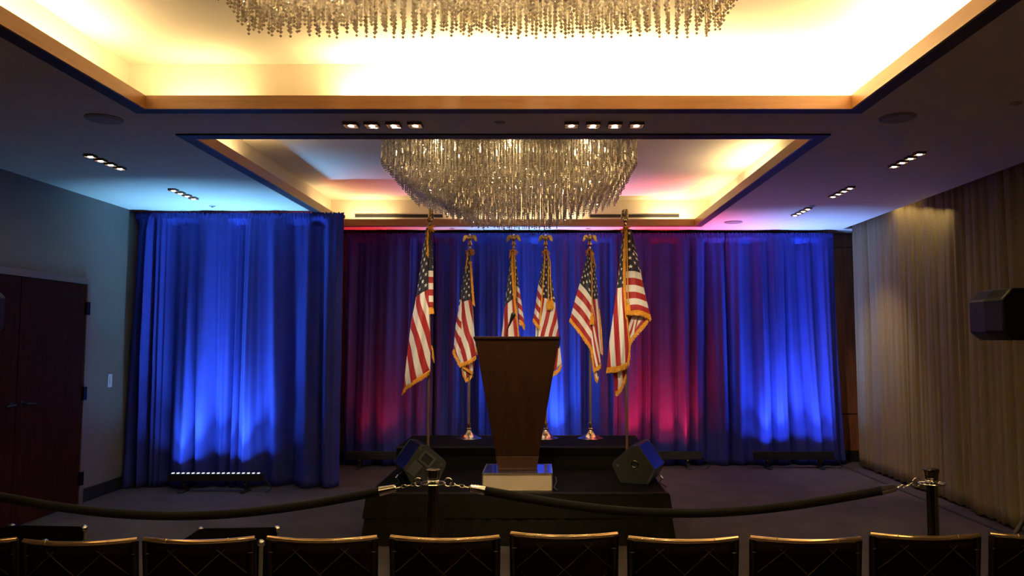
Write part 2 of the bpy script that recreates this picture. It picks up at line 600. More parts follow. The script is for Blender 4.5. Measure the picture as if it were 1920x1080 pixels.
# ------------------------------------------------------------------ drapes
def drape_mesh(path, z0, z1, amp, seed, nx=300, nz=40, wl=0.20, flare=0.0, hem=0.0, header=True, top_amp=0.35, sharp=0.5):
    """path: (x0,y0)-(x1,y1) along the top; returns an MB grid of cloth; folds point to the left of the path"""
    rs = np.random.RandomState(seed)
    (xa, ya), (xb, yb) = path
    L = math.hypot(xb - xa, yb - ya)
    tx, ty = (xb - xa) / L, (yb - ya) / L
    nx_, ny_ = ty, -tx
    s = np.linspace(0, 1, nx)
    # warped phase gives folds of unequal width
    nseg = max(4, int(L / wl))
    gaps = rs.uniform(0.45, 1.7, nseg)
    k = np.concatenate([[0], np.cumsum(gaps)])
    k /= k[-1]
    ph = np.interp(s, k, np.arange(nseg + 1)) * 2 * PI
    ampk = np.interp(s, k, rs.uniform(0.35, 1.0, nseg + 1))
    ph2 = np.interp(s, k, np.arange(nseg + 1) * 2.7 + rs.uniform(-1, 1, nseg + 1)) * 2 * PI
    ph3 = np.interp(s, np.linspace(0, 1, 9), rs.uniform(-1.2, 1.2, 9))
    shift = np.interp(s, k, rs.uniform(-1, 1, nseg + 1))
    skew = np.interp(s, k, rs.choice([-0.55, 0.1, 0.55], nseg + 1))
    mb = MB()
    vs = []
    for j in range(nz + 1):
        t = j / nz                      # 0 top .. 1 hem
        z = z1 + (z0 - z1) * t
        tz = (z1 - z)
        grow = top_amp + (1 - top_amp) * min(1, tz / 1.6) ** 0.8
        wave = np.sin(ph + ph3 * t * 1.2)
        pp = ph + ph3 * t * 1.2
        pp = pp + skew * np.sin(pp)
        wave = 1.9 * np.abs(np.sin(0.5 * pp)) ** (1.25 - 0.4 * sharp) - 1.15
        d = amp * grow * ampk * (0.72 * wave + 0.17 * np.sin(ph2 + ph3 * 2 * t) * (1 - 0.55 * t))
        d = d + amp * 0.35 * np.sin(ph * 0.31 + 2.0 * t + seed)
        if header and tz < 0.14:
            q = tz / 0.14
            fine = np.sin(ph2 * 2.3 + 9 * q) * 0.5 + np.sin(ph2 * 3.7) * 0.5
            d = d * q + (1 - q) * 0.010 * fine
            d = d + 0.016 * math.exp(-((tz - 0.06) / 0.03) ** 2) - 0.020 * math.exp(-((tz - 0.125) / 0.015) ** 2)
            zz = z + (0.010 * fine if j == 0 else 0)
        else:
            zz = z
        sx = s * L + shift * 0.02 * t
        sx = sx + flare * t * t * ((s - 1.0) if flare > 0 else -s)
        if j == nz:
            zz = zz + hem * np.abs(np.sin(ph * 0.5 + 1))
        x = xa + tx * sx + nx_ * d
        y = ya + ty * sx + ny_ * d
        zz = zz + np.zeros(nx)
        for i in range(nx):
            vs.append((x[i], y[i], zz[i]))
    fs = []
    for j in range(nz):
        for i in range(nx - 1):
            a = j * nx + i
            fs.append((a, a + nx, a + nx + 1, a + 1))
    mb.v, mb.f = vs, fs
    return mb


def pipe_and_drape(name, label, x0, x1, y, seed, group, ztop=3.0, **kw):
    root = thing(name, label, 'curtain', ((x0 + x1) / 2, y, 0), 0, group)
    cx = (x0 + x1) / 2
    drape_mesh(((x0 - cx, 0), (x1 - cx, 0)), 0.012, ztop, kw.pop('amp', 0.055), seed, nx=int(150 * (x1 - x0)), nz=44, **kw).build(
        'drape', M['blue_drape'], root, solid=0.003)
    MB().tube([(x0 - cx + 0.01, 0.06, ztop - 0.035), (x1 - cx - 0.01, 0.06, ztop - 0.035)], 0.02, 10).build('pipe', M['black_trim'], root)
    for sx in (x0 - cx + 0.16, x1 - cx - 0.16):
        u = MB()
        u.tube([(sx, 0.13, 0.02), (sx, 0.13, ztop - 0.02)], 0.022, 10)
        u.box(sx, 0.13, 0.012, 0.2, 0.2, 0.012)
        u.tube([(sx, 0.13, ztop - 0.035), (sx, 0.06, ztop - 0.035)], 0.014, 8)
        u.build('upright', M['black_trim'], root)
    return root


G = 'blue velvet drapes around the stage'
pipe_and_drape('blue_curtain', 'royal blue curtain on the left, behind the lit led bar', -4.54, -2.20, 8.58, 11, G,
               ztop=3.03, wl=0.20, flare=0.0, amp=0.15)
pipe_and_drape('blue_curtain', 'dark purplish backdrop curtain left of the leftmost flag', -2.55, -1.405, 10.08, 21, G, ztop=3.01, wl=0.21, amp=0.135)
pipe_and_drape('blue_curtain', 'blue backdrop curtain behind the podium and the four small flags', -1.40, 1.005, 10.08, 35, G, ztop=3.01, wl=0.20, amp=0.135)
pipe_and_drape('blue_curtain', 'backdrop curtain with crimson glow, right of the large right flag', 1.01, 2.425, 10.08, 44, G, ztop=3.01, wl=0.22, amp=0.135)
pipe_and_drape('blue_curtain', 'bright blue backdrop curtain at far right, beside the wood panelling', 2.43, 3.83, 10.08, 53, G, ztop=3.01, wl=0.20, amp=0.135, flare=-0.10)

# beige sheers along the right wall
for (y0, y1, seed, label) in ((10.0, 7.37, 71, 'beige woven sheer curtain on the right wall, nearest the stage corner'),
                              (7.35, 1.5, 72, 'beige woven sheer curtain on the right wall, behind the speaker on its stand')):
    root = thing('sheer_curtain', label, 'curtain', (4.06 if seed == 71 else 4.01, (y0 + y1) / 2, 0), 0, 'beige sheer curtains on the right wall')
    h = (y0 - y1) / 2
    drape_mesh(((0, h), (0, -h)), 0.012, HC + 0.13, 0.030, seed, nx=int(110 * 2 * h), nz=24, wl=0.12, hem=0.02, header=False, top_amp=0.45, sharp=0.2).build(
        'drape', M['sheer'], root, solid=0.002)
    MB().box(0.0, 0, HC + 0.145, 0.03, 2 * h, 0.028).build('track', M['white_plastic'], root, smooth=False)


# ------------------------------------------------------------------ stage
SX0, SX1 = -1.36, 1.0
Y0S, Y1S, Y2S = 6.21, 7.38, 8.27
SZ1, SZ2 = 0.40, 0.60

def skirt_mesh(x0, x1, y0, y1, z0, z1, seed, flare=0.05):
    rs = np.random.RandomState(seed)
    pts = []
    n1, n2 = 26, 60
    for i in range(n1):
        pts.append((x0, y1 + (y0 - y1) * i / n1, -1, 0))
    for i in range(n2):
        pts.append((x0 + (x1 - x0) * i / n2, y0, 0, -1))
    for i in range(n1 + 1):
        pts.append((x1, y0 + (y1 - y0) * i / n1, 1, 0))
    m = MB()
    N = len(pts)
    off = rs.uniform(0, 1, N)
    nz = 8
    for j in range(nz + 1):
        t = j / nz
        for i, (x, y, nx, ny) in enumerate(pts):
            d = 0.006 + t * (flare * 0.8) + 0.008 * t * math.sin(i * 1.9 + off[i] * 1.5)
            if 0.40 < t < 0.45 and z1 - z0 > 0.3:
                d -= 0.0
            ex = -1 if x <= x0 + 1e-6 else (1 if x >= x1 - 1e-6 else 0)
            ey = -1 if y <= y0 + 1e-6 else 0
            m.v.append((x + (nx or (ex if ey else 0)) * d, y + (ny or (ey if ex else 0)) * d, z1 + (z0 - z1) * t))
    for j in range(nz):
        for i in range(N - 1):
            a = j * N + i
            m.f.append((a, a + 1, a + N + 1, a + N))
    return m

st = thing('stage_platform', 'low black skirted stage platform carrying the podium', 'stage', ((SX0 + SX1) / 2, Y0S, 0))
cxs = (SX0 + SX1) / 2
W = SX1 - SX0
MB().box(0, (Y1S - Y0S) / 2, SZ1 - 0.04, W, Y1S - Y0S - 0.002, 0.08).build('deck', M['deck'], st, smooth=False, bevel=0.004)
e = MB()
e.box(0, 0.0, SZ1 - 0.004, W + 0.016, 0.016, 0.014)
for s in (-1, 1):
    e.box(s * (W / 2 + 0.001), (Y1S - Y0S) / 2, SZ1 - 0.004, 0.014, Y1S - Y0S - 0.02, 0.014)
e.build('edge_trim', M['deck_edge'], st, smooth=False)
skirt_mesh(-W / 2, W / 2, 0, Y1S - Y0S - 0.01, 0.006, SZ1 - 0.015, 3, 0.06).build('skirt', M['skirt'], st)
# upper band of pleated cloth laid over the skirt
vb = skirt_mesh(-W / 2 - 0.012, W / 2 + 0.012, -0.012, Y1S - Y0S - 0.02, SZ1 - 0.19, SZ1 - 0.013, 9, 0.022)
vb.build('skirt_band', M['skirt'], st)
for sx in (-1, 1):
    for yy in (0.12, Y1S - Y0S - 0.12):
        MB().tube([(sx * (W / 2 - 0.12), yy, 0), (sx * (W / 2 - 0.12), yy, SZ1 - 0.08)], 0.025, 10).build('leg', M['black_trim'], st)

su = thing('stage_riser', 'upper black stage riser behind the podium, under the four small flags', 'stage', (cxs, Y1S, 0))
MB().box(0, (Y2S - Y1S) / 2 + 0.003, SZ2 - 0.04, W, Y2S - Y1S - 0.004, 0.08).build('deck', M['deck'], su, smooth=False, bevel=0.004)
e = MB()
e.box(0, 0.008, SZ2 - 0.004, W + 0.016, 0.016, 0.014)
e.box(0, Y2S - Y1S - 0.008, SZ2 - 0.004, W + 0.016, 0.016, 0.014)
e.build('edge_trim', M['deck_edge'], su, smooth=False)
skirt_mesh(-W / 2, W / 2, 0.02, Y2S - Y1S - 0.01, 0.006, SZ2 - 0.015, 5, 0.0).build('skirt', M['skirt'], su)
for sx in (-1, 1):
    for yy in (0.12, Y2S - Y1S - 0.12):
        MB().tube([(sx * (W / 2 - 0.12), yy, 0), (sx * (W / 2 - 0.12), yy, SZ2 - 0.08)], 0.025, 10).build('leg', M['black_trim'], su)

# ------------------------------------------------------------------ podium on its box
pb = thing('podium_box', 'low beige box with metal edging on the stage, under the podium', 'box', (-0.187, 6.48, SZ1))
BW, BD, BH = 0.56, 0.46, 0.145
MB().box(0, 0, BH / 2 - 0.002, BW - 0.008, BD - 0.008, BH - 0.006).build('body', M['box_beige'], pb, smooth=False, bevel=0.003)
MB().box(0, 0, BH - 0.002, BW - 0.012, BD - 0.012, 0.006).build('top_panel', M['box_top'], pb, smooth=False)
e = MB()
for z in (0.006, BH - 0.004):
    for s in (-1, 1):
        e.box(0, s * (BD / 2 - 0.003), z, BW, 0.008, 0.012)
        e.box(s * (BW / 2 - 0.003), 0, z, 0.008, BD, 0.012)
for s in (-1, 1):
    for t in (-1, 1):
        e.box(s * (BW / 2 - 0.003), t * (BD / 2 - 0.003), BH / 2, 0.008, 0.008, BH)
e.build('edging', M['edge_metal'], pb, smooth=False)
cb = MB().tube([(BW / 2 + 0.004, -0.02, 0.06), (BW / 2 + 0.03, -0.04, 0.085), (BW / 2 + 0.035, -0.08, 0.05), (BW / 2 + 0.012, -0.14, 0.02),
                (BW / 2 + 0.04, -0.20, 0.006)], 0.004, 8)
cb.build('cable', M['grey_plastic'], pb)

PZ = SZ1 + BH + 0.001
pod = thing('podium', 'tapered dark wooden podium standing on the beige box', 'podium', (-0.192, 6.49, PZ))
zt = 1.635 - PZ
def taper(z0, z1, g=0.0):
    def half(z):
        k = z / zt
        return 0.153 + (0.346 - 0.153) * k + g, 0.12 + 0.09 * k + g
    (a, b), (c, d) = half(z0), half(z1)
    return [(-a, -b, z0), (a, -b, z0), (a, b, z0), (-a, b, z0), (-c, -d, z1), (c, -d, z1), (c, d, z1), (-c, d, z1)]
MB().hexa(taper(0.0, 0.02, 0.004)).build('foot_rail', M['podium_base'], pod, smooth=False, bevel=0.002)
MB().hexa(taper(0.02, 0.115, 0.002)).build('plinth', M['podium_base'], pod, smooth=False, bevel=0.002)
MB().hexa(taper(0.115, zt - 0.02)).build('body', M['podium'], pod, smooth=False, bevel=0.003)
tp = MB()
a = 0.353
tp.hexa([(-a, -0.225, zt - 0.02), (a, -0.225, zt - 0.02), (a, 0.25, zt - 0.10), (-a, 0.25, zt - 0.10),
         (-a, -0.225, zt), (a, -0.225, zt), (a, 0.25, zt - 0.08), (-a, 0.25, zt - 0.08)])
tp.build('top', M['podium'], pod, smooth=False, bevel=0.003)

# gooseneck microphone clipped in the podium top
p0 = Vector((-0.29, 6.50, 1.60))
mic = thing('microphone', 'black gooseneck microphone rising from the podium top', 'microphone', p0)
e1 = at(951, 619, 6.50) - p0
e2 = at(957, 604, 6.44) - p0
e3 = at(963, 589, 6.40) - p0
MB().lathe([(0.02, -0.005), (0.02, 0.006), (0.008, 0.014)], 14).build('mount', M['black_trim'], mic)
MB().tube([(0, 0, 0.01), (0.004, 0, 0.03), e1 * 0.75, e1, e2 * 0.97], 0.0045, 8).build('gooseneck', M['gunmetal'], mic)
hd = MB()
d = (e3 - e2).normalized()
hd.tube([e2 - d * 0.035, e2, e2 + d * 0.025, e3 - d * 0.018, e3 - d * 0.006, e3 + d * 0.006, e3 + d * 0.012],
        [0.008, 0.0095, 0.013, 0.019, 0.021, 0.018, 0.006], 14)
hd.build('head', M['plastic'], mic)
MB().torus((e2 - d * 0.012).to_tuple(), 0.010, 0.003, m=d.to_track_quat('Z', 'Y').to_matrix()).build('collar', M['chrome'], mic)


# ------------------------------------------------------------------ flags
def catmull(p, n):
    """p: list of arrays; n samples per segment"""
    p = [np.array(q, float) for q in p]
    out = []
    for i in range(len(p) - 1):
        a = p[i - 1] if i > 0 else 2 * p[0] - p[1]
        b, c = p[i], p[i + 1]
        d = p[i + 2] if i + 2 < len(p) else 2 * p[-1] - p[-2]
        for k in range(n):
            t = k / n
            out.append(0.5 * ((2 * b) + (c - a) * t + (2 * a - 5 * b + 4 * c - d) * t * t + (3 * b - a - 3 * c + d) * t ** 3))
    out.append(p[-1])
    return out


class Cloth:
    """flag cloth made of patches; rows of control points (px, py, u, v, toward-viewer depth in m)"""
    def __init__(self, pole_px, Y, base_z):
        self.o = Vector((at(pole_px, 500, Y).x, Y, base_z))
        self.Y = Y
        self.v, self.f, self.uv = [], [], []

    def loc(self, px, py, d):
        p = at(px, py, self.Y) - self.o
        return Vector((p.x, -d, p.z))

    def patch(self, rows, ripple=0.006, seed=0, bow=0.0, nr=10, nc=14):
        fine = [catmull(r, nc) if len(r) > 1 else r for r in rows]
        m = len(fine[0])
        cols = [catmull([fine[j][i] for j in range(len(fine))], nr) for i in range(m)]
        n = len(cols[0])
        base = len(self.v)
        for j in range(n):
            for i in range(m):
                px, py, u, v, d = cols[i][j]
                s = i / (m - 1)
                q = j / (n - 1)
                d = d + bow * math.sin(PI * s) * min(1, q * 2.2) + ripple * q * math.sin(s * 9 + seed + q * 4) + 0.4 * ripple * math.sin(s * 23 + q * 7 + seed)
                self.v.append(self.loc(px, py, d))
                self.uv.append((u, min(0.9995, max(0.0005, v))))
        for j in range(n - 1):
            for i in range(m - 1):
                a = base + j * m + i
                self.f.append((a, a + m, a + m + 1, a + 1))

    def build(self, parent):
        me = bpy.data.meshes.new('cloth')
        me.from_pydata([tuple(p) for p in self.v], [], self.f)
        ul = me.uv_layers.new(name='UVMap')
        for l in me.loops:
            ul.data[l.index].uv = self.uv[l.vertex_index]
        me.materials.append(M['flag'])
        me.polygons.foreach_set('use_smooth', [True] * len(me.polygons))
        o = bpy.data.objects.new('cloth', me)
        C.objects.link(o)
        o.parent = parent
        s = o.modifiers.new('solid', 'SOLIDIFY')
        s.thickness, s.offset = 0.003, 0
        return o


def fringe_mesh(cl, edges, seed):
    """edges: (list of (px,py,d), length m, direction (dx,dz) blended with gravity)"""
    rs = random.Random(seed)
    out = []
    for pts, ln, (ox, oz) in edges:
        m = MB()
        out.append(m)
        P = [cl.loc(*p) for p in pts]
        fine = [Vector(q) for q in catmull([tuple(p) for p in P], 10)] if len(P) > 2 else [P[0].lerp(P[1], k / 12) for k in range(13)]
        # heading band
        m.tube(fine, 0.0065, 6)
        acc, step = 0.0, 0.0052
        dirn = Vector((ox, -0.05, oz)).normalized()
        for a, b in zip(fine[:-1], fine[1:]):
            seg = (b - a).length
            tcur = 0.0
            while tcur < seg:
                p = a.lerp(b, tcur / seg)
                t = (b - a).normalized()
                L = ln * rs.uniform(0.82, 1.08)
                dd = (dirn + Vector((rs.uniform(-.16, .16), rs.uniform(-.14, .14), rs.uniform(-.08, .08)))).normalized()
                w = t * 0.0034
                nn = t.cross(dd).normalized() * 0.0028
                q = p + dd * L
                m.add([p - w - nn, p + w - nn, p + w + nn, p - w + nn, q - w * .8 - nn, q + w * .8 - nn, q + w * .8 + nn, q - w * .8 + nn],
                      [(3, 2, 1, 0), (4, 5, 6, 7), (0, 1, 5, 4), (1, 2, 6, 5), (2, 3, 7, 6), (3, 0, 4, 7)])
                tcur += step
    return out


def eagle_parts(parent, z, yaw):
    rt = Matrix.Rotation(yaw, 4, 'Z')
    T_ = Matrix.Translation((0, 0, z)) @ rt
    f = MB()
    f.lathe([(0.014, 0.0), (0.016, 0.012), (0.010, 0.020), (0.009, 0.032), (0.018, 0.040), (0.023, 0.053), (0.018, 0.067), (0.008, 0.073), (0.004, 0.085)], 18, m=T_)
    fin = f.build('finial', M['brass'], parent)
    b = MB()
    tilt = Matrix.Rotation(R(14), 3, 'X')
    r3 = rt.to_3x3()
    def P(x, y, zz):
        return T_ @ Vector((x, y, zz))
    b.ball(P(0, 0, 0.112), 0.019, 0.021, 0.036, m=r3 @ tilt)
    b.ball(P(0, -0.010, 0.148), 0.012, 0.013, 0.014, m=r3)
    b.tube([P(0, -0.016, 0.140), P(0, -0.011, 0.152), P(0, -0.008, 0.158)], [0.012, 0.011, 0.006], 10)
    b.tube([P(0, -0.020, 0.150), P(0, -0.030, 0.147), P(0, -0.034, 0.140)], [0.006, 0.004, 0.001], 8)      # beak
    b.add([P(-0.014, 0.014, 0.085), P(0.014, 0.014, 0.085), P(0.02, 0.034, 0.058), P(-0.02, 0.034, 0.058),
           P(-0.010, 0.006, 0.085), P(0.010, 0.006, 0.085), P(0.017, 0.026, 0.056), P(-0.017, 0.026, 0.056)],
          [(0, 1, 2, 3), (7, 6, 5, 4), (0, 4, 5, 1), (1, 5, 6, 2), (2, 6, 7, 3), (3, 7, 4, 0)])                  # tail
    for s in (-1, 1):
        b.tube([P(s * 0.008, -0.006, 0.09), P(s * 0.009, -0.008, 0.073)], [0.006, 0.004], 8)
    b.build('eagle_body', M['gold'], fin)
    wing = [(0.008, .132), (0.022, .150), (0.040, .158), (0.056, .152), (0.068, .132), (0.074, .104), (0.072, .078), (0.064, .094),
            (0.060, .082), (0.054, .102), (0.048, .090), (0.043, .108), (0.036, .098), (0.031, .112), (0.020, .106), (0.010, .110)]
    for s in (-1, 1):
        w = MB()
        fan = []
        for x, zz in wing:
            bend = 0.35 * x - 3.0 * x * x
            fan.append((s * x, -bend + 0.004, zz))
        n = len(fan)
        c = (s * 0.034, 0.0, .128)
        fr_ = [P(x, y - 0.006, zz) for x, y, zz in fan] + [P(c[0], -0.018, c[2])]
        bk = [P(x, y + 0.006, zz) for x, y, zz in fan] + [P(c[0], 0.008, c[2])]
        fs = []
        for i in range(n):
            j = (i + 1) % n
            fs += [(i, j, n), (n + 1 + j, n + 1 + i, 2 * n + 1), (j, i, n + 1 + i, n + 1 + j)]
        w.add(fr_ + bk, fs)
        w.build('eagle_wing', M['gold'], fin, smooth=False)
    return fin


def make_flag(label, pole_px, Y, base_z, top_py, patches, fringes, eagle_yaw, cords=(), seed=0, tuft=(0, 0)):
    cl = Cloth(pole_px, Y, base_z)
    root = thing('american_flag', label, 'flag', cl.o, 0, 'flags on poles standing on the stage')
    ztop = at(pole_px, top_py, Y).z - base_z - 0.158
    MB().tube([(0, 0, 0.10), (0, 0, ztop + 0.004)], 0.0125, 14).build('pole', M['pole'], root)
    bs = MB().lathe([(0.130, 0.0), (0.132, 0.006), (0.118, 0.012), (0.085, 0.022), (0.055, 0.040), (0.038, 0.062), (0.026, 0.078), (0.022, 0.090),
                     (0.028, 0.096), (0.028, 0.104), (0.018, 0.110), (0.017, 0.145), (0.021, 0.150), (0.021, 0.158), (0.014, 0.162)], 32)
    bs.build('base', M['brass'], root)
    eagle_parts(root, ztop, eagle_yaw)
    for i, p in enumerate(patches):
        cl.patch(p[0], seed=seed + i * 2.1, **(p[1] if len(p) > 1 else {}))
    c = cl.build(root)
    for fm in fringe_mesh(cl, fringes, seed):
        fm.build('fringe', M['fringe'], c)
    fm = MB()
    fm.lathe([(.0145, ztop - .05), (.0155, ztop - .048), (.0155, ztop + .0), (.0145, ztop + .002)], 12)
    # gathered fringe at the top of the pole
    rs = random.Random(seed)
    for k in range(60):
        a = rs.uniform(0, 2 * PI)
        z = ztop - rs.uniform(0.0, 0.045)
        q = Vector((math.cos(a) * 0.014, math.sin(a) * 0.014, z))
        e_ = q + Vector((math.cos(a) * rs.uniform(.01, .038), math.sin(a) * rs.uniform(.01, .035), rs.uniform(-0.03, 0.012)))
        fm.tube([q, e_], 0.0032, 5)
    fm.build('fringe', M['fringe'], c)
    for (pts, tassels) in cords:
        P = [cl.loc(*p) for p in pts]
        fine = [Vector(q) for q in catmull([tuple(p) for p in P], 8)]
        co = MB().tube(fine, 0.0055, 8).build('cord', M['cord'], root)
        if tassels:
            e_ = fine[-1]
            t = MB()
            t.ball(e_ + Vector((0, 0, -0.008)), 0.013, 0.013, 0.012)
            t.lathe([(0.010, -0.10), (0.019, -0.098), (0.017, -0.06), (0.013, -0.028), (0.009, -0.016)], 14, c=tuple(e_))
            for k in range(16):
                a = 2 * PI * k / 16
                q = e_ + Vector((0.016 * math.cos(a), 0.016 * math.sin(a), -0.03))
                t.tube([q, e_ + Vector((0.021 * math.cos(a), 0.021 * math.sin(a), -0.118))], 0.003, 5)
            t.build('tassel', M['fringe'], co)
    return root


YF, YBK = 7.235, 8.00
DN = (0, -1)

# 1 large flag, left
make_flag('large flag at the left end of the row, hanging left of its pole', 806, YF, SZ1, 393, [
    ([[(800, 428, 0, .84, .02), (802, 428, 0, .92, .03), (804, 428, 0, .985, .02)],
      [(791, 484, .17, .77, .02), (797, 479, .17, .88, .055), (804, 475, .17, .985, .03)],
      [(781, 557, .4, .77, .02), (793, 550, .4, .88, .07), (804, 543, .4, .985, .035)],
      [(772, 602, .56, .654, .02), (790, 598, .55, .775, .08), (806, 592, .54, .895, .035)],
      [(766, 652, .72, .50, .02), (788, 646, .70, .655, .085), (808, 638, .68, .82, .035)],
      [(757, 732, .99, .335, .02), (782, 711, .96, .52, .09), (808, 694, .93, .70, .035)]], dict(ripple=.007)),
    ([[(804, 427, .01, 1.0, .012), (806, 427, .015, 1.0, .014), (808, 427, .02, 1.0, .008)],
      [(803, 470, .01, .73, .016), (807, 470, .015, .73, .022), (811, 470, .025, .73, .008)],
      [(803, 508, .01, .4615, .018), (808, 508, .02, .4615, .028), (812.5, 508, .035, .4615, .008)],
      [(803, 578, .01, 0, .018), (808, 578, .08, 0, .028), (812.5, 578, .13, 0, .008)]], dict(ripple=.003)),
    ([[(800, 428, .01, .84, .02), (805, 428, .1, .6, -.03), (808, 428, .05, .9, .0)],
      [(781, 557, .4, .77, .02), (792, 557, .42, .5, -.05), (806, 545, .3, .3, -.02)],
      [(766, 652, .72, .50, .02), (786, 652, .75, .3, -.06), (807, 642, .70, .1, -.02)],
      [(757, 732, .99, .335, .02), (782, 708, .97, .2, -.06), (807, 688, .93, .05, -.02)]], dict(ripple=.004)),
], [
    ([(757, 732, .025), (768, 720, .06), (782, 711, .09), (796, 702, .07), (808, 694, .04)], .050, (-.28, -.9)),
    ([(803, 578, .02), (808, 578, .03), (812.5, 578, .01)], .055, (.25, -1)),
    ([(809, 648, .0), (811, 660, .0), (811, 672, .0)], .045, (.3, -1)),
    ([(803, 432, .035), (802, 450, .04), (803, 468, .045), (802, 480, .045)], .030, (.45, -.9)),
], R(82), seed=1)

# 2
make_flag('small flag on the riser just left of the podium', 881, YBK, SZ2, 440, [
    ([[(877, 470, 0, .84, .02), (879, 470, 0, .92, .025), (881, 470, 0, .985, .02)],
      [(872, 515, .18, .80, .02), (877, 513, .18, .89, .05), (882, 510, .17, .985, .03)],
      [(866, 567, .4, .79, .025), (875, 562, .39, .885, .065), (884, 556, .38, .985, .03)],
      [(866, 622, .60, .73, .03), (878, 618, .58, .83, .07), (889, 614, .57, .92, .03)],
      [(865, 648, .70, .655, .03), (878, 644, .69, .76, .075), (891.5, 640, .67, .87, .03)],
      [(864, 682, .84, .54, .035), (878, 677, .82, .69, .08), (893, 668, .80, .845, .03)]], dict(ripple=.006)),
    ([[(868, 548, .38, .80, .02), (870, 552, .38, .80, .02), (872, 556, .40, .80, .02)],
      [(858.5, 590, .47, .70, .012), (863, 596, .48, .71, .04), (868, 601, .5, .70, .02)],
      [(855, 609, .54, .575, .012), (861, 615, .55, .60, .045), (868, 620, .57, .615, .02)],
      [(853, 631, .62, .46, .012), (860, 636, .64, .50, .05), (868, 640, .66, .535, .02)],
      [(851, 655, .72, .33, .012), (858, 668, .76, .37, .05), (867, 682, .82, .41, .02)]], dict(ripple=.003)),
    ([[(867, 678, .86, .40, .0), (878, 672, .86, .55, .02), (890, 668, .85, .70, -.01)],
      [(869, 697, .93, .42, .0), (878, 695, .94, .5, .02), (887, 694, .94, .62, -.01)],
      [(873, 710, .99, .44, .0), (876, 709, .99, .48, .01), (880, 706, .99, .54, -.01)]], dict(ripple=.002)),
    ([[(877, 470, .01, .84, .02), (880, 470, .1, .6, -.03), (882, 470, .05, .9, .0)],
      [(860, 578, .42, .70, .012), (872, 572, .42, .5, -.05), (886, 565, .4, .93, .0)],
      [(852, 650, .72, .35, .012), (868, 660, .75, .3, -.05), (891, 648, .72, .86, .0)]], dict(ripple=.004)),
], [
    ([(851, 655, .02), (856, 666, .04), (862, 678, .04), (866, 685, .04)], .036, (-.35, -.9)),
    ([(864, 682, .04), (878, 677, .085), (893, 668, .035)], .040, (-.15, -1)),
    ([(866, 688, .02), (870, 702, .01), (875, 711, .01), (886, 702, .0)], .034, (-.05, -1)),
    ([(868, 684, .05), (877, 692, .05), (887, 698, .01)], .026, (-.1, -1)),
    ([(893, 650, .02), (894, 660, .03)], .04, (.2, -1)),
    ([(882, 490, .035), (884, 520, .045), (886, 550, .045), (888, 572, .04)], .026, (.75, -.7)),
    ([(878, 472, .035), (876, 490, .04), (874, 508, .04)], .022, (-.35, -.9)),
], 0.0, seed=4)

# 3
make_flag('small flag directly behind the microphone, gold fringe down its front', 963, YBK, SZ2, 440, [
    ([[(959, 470, 0, .84, .02), (961, 470, 0, .91, .03), (963, 470, 0, .97, .02)],
      [(955, 512, .18, .79, .02), (958, 510, .18, .88, .05), (962, 508, .18, .965, .035)],
      [(946, 582, .43, .77, .02), (954, 568, .4, .86, .06), (964, 556, .39, .96, .04)],
      [(943, 612, .58, .735, .02), (955, 610, .57, .86, .07), (969, 605, .56, .975, .04)],
      [(940, 640, .70, .72, .02), (955, 638, .69, .85, .075), (972, 634, .68, .97, .04)],
      [(940, 698, .90, .68, .02), (956, 694, .90, .82, .075), (974, 688, .90, .95, .04)]], dict(ripple=.005)),
    ([[(964, 470, .01, 1.0, .005), (965, 470, .03, 1.0, .01), (966, 470, .05, 1.0, .0)],
      [(967, 510, .03, .66, .005), (969, 511, .04, .66, .015), (970.5, 512, .06, .66, .0)],
      [(968, 536, .03, .4615, .005), (971, 538, .1, .4615, .02), (974, 541, .2, .4615, .0)],
      [(970, 566, .03, .23, .005), (975, 570, .12, .23, .025), (979, 575, .25, .23, .0)],
      [(973, 598, .03, 0, .005), (979, 603, .15, 0, .028), (984, 610, .3, 0, .0)]], dict(ripple=.003)),
    ([[(959, 470, .01, .84, .02), (962, 470, .1, .6, -.03), (966, 470, .05, .9, .0)],
      [(946, 582, .42, .7, .02), (958, 575, .45, .5, -.05), (970, 570, .4, .3, .0)],
      [(940, 690, .9, .6, .02), (956, 690, .9, .4, -.05), (973, 680, .8, .2, .0)]], dict(ripple=.003)),
], [
    ([(961, 472, .04), (962, 508, .055), (965, 556, .06), (970, 605, .06), (974, 660, .06)], .030, (.35, -.9)),
    ([(961, 476, .045), (960, 500, .055), (963, 550, .062), (968, 600, .062)], .030, (.3, -.95)),
    ([(974, 600, .02), (979, 604, .03), (984, 611, .01)], .045, (-.1, -1)),
    ([(958, 470, .03), (957, 482, .04)], .026, (-.5, -.8)),
], 0.0, cords=[([(965, 474, .06), (966, 500, .065), (967, 540, .07), (968, 560, .07)], False)], seed=7)

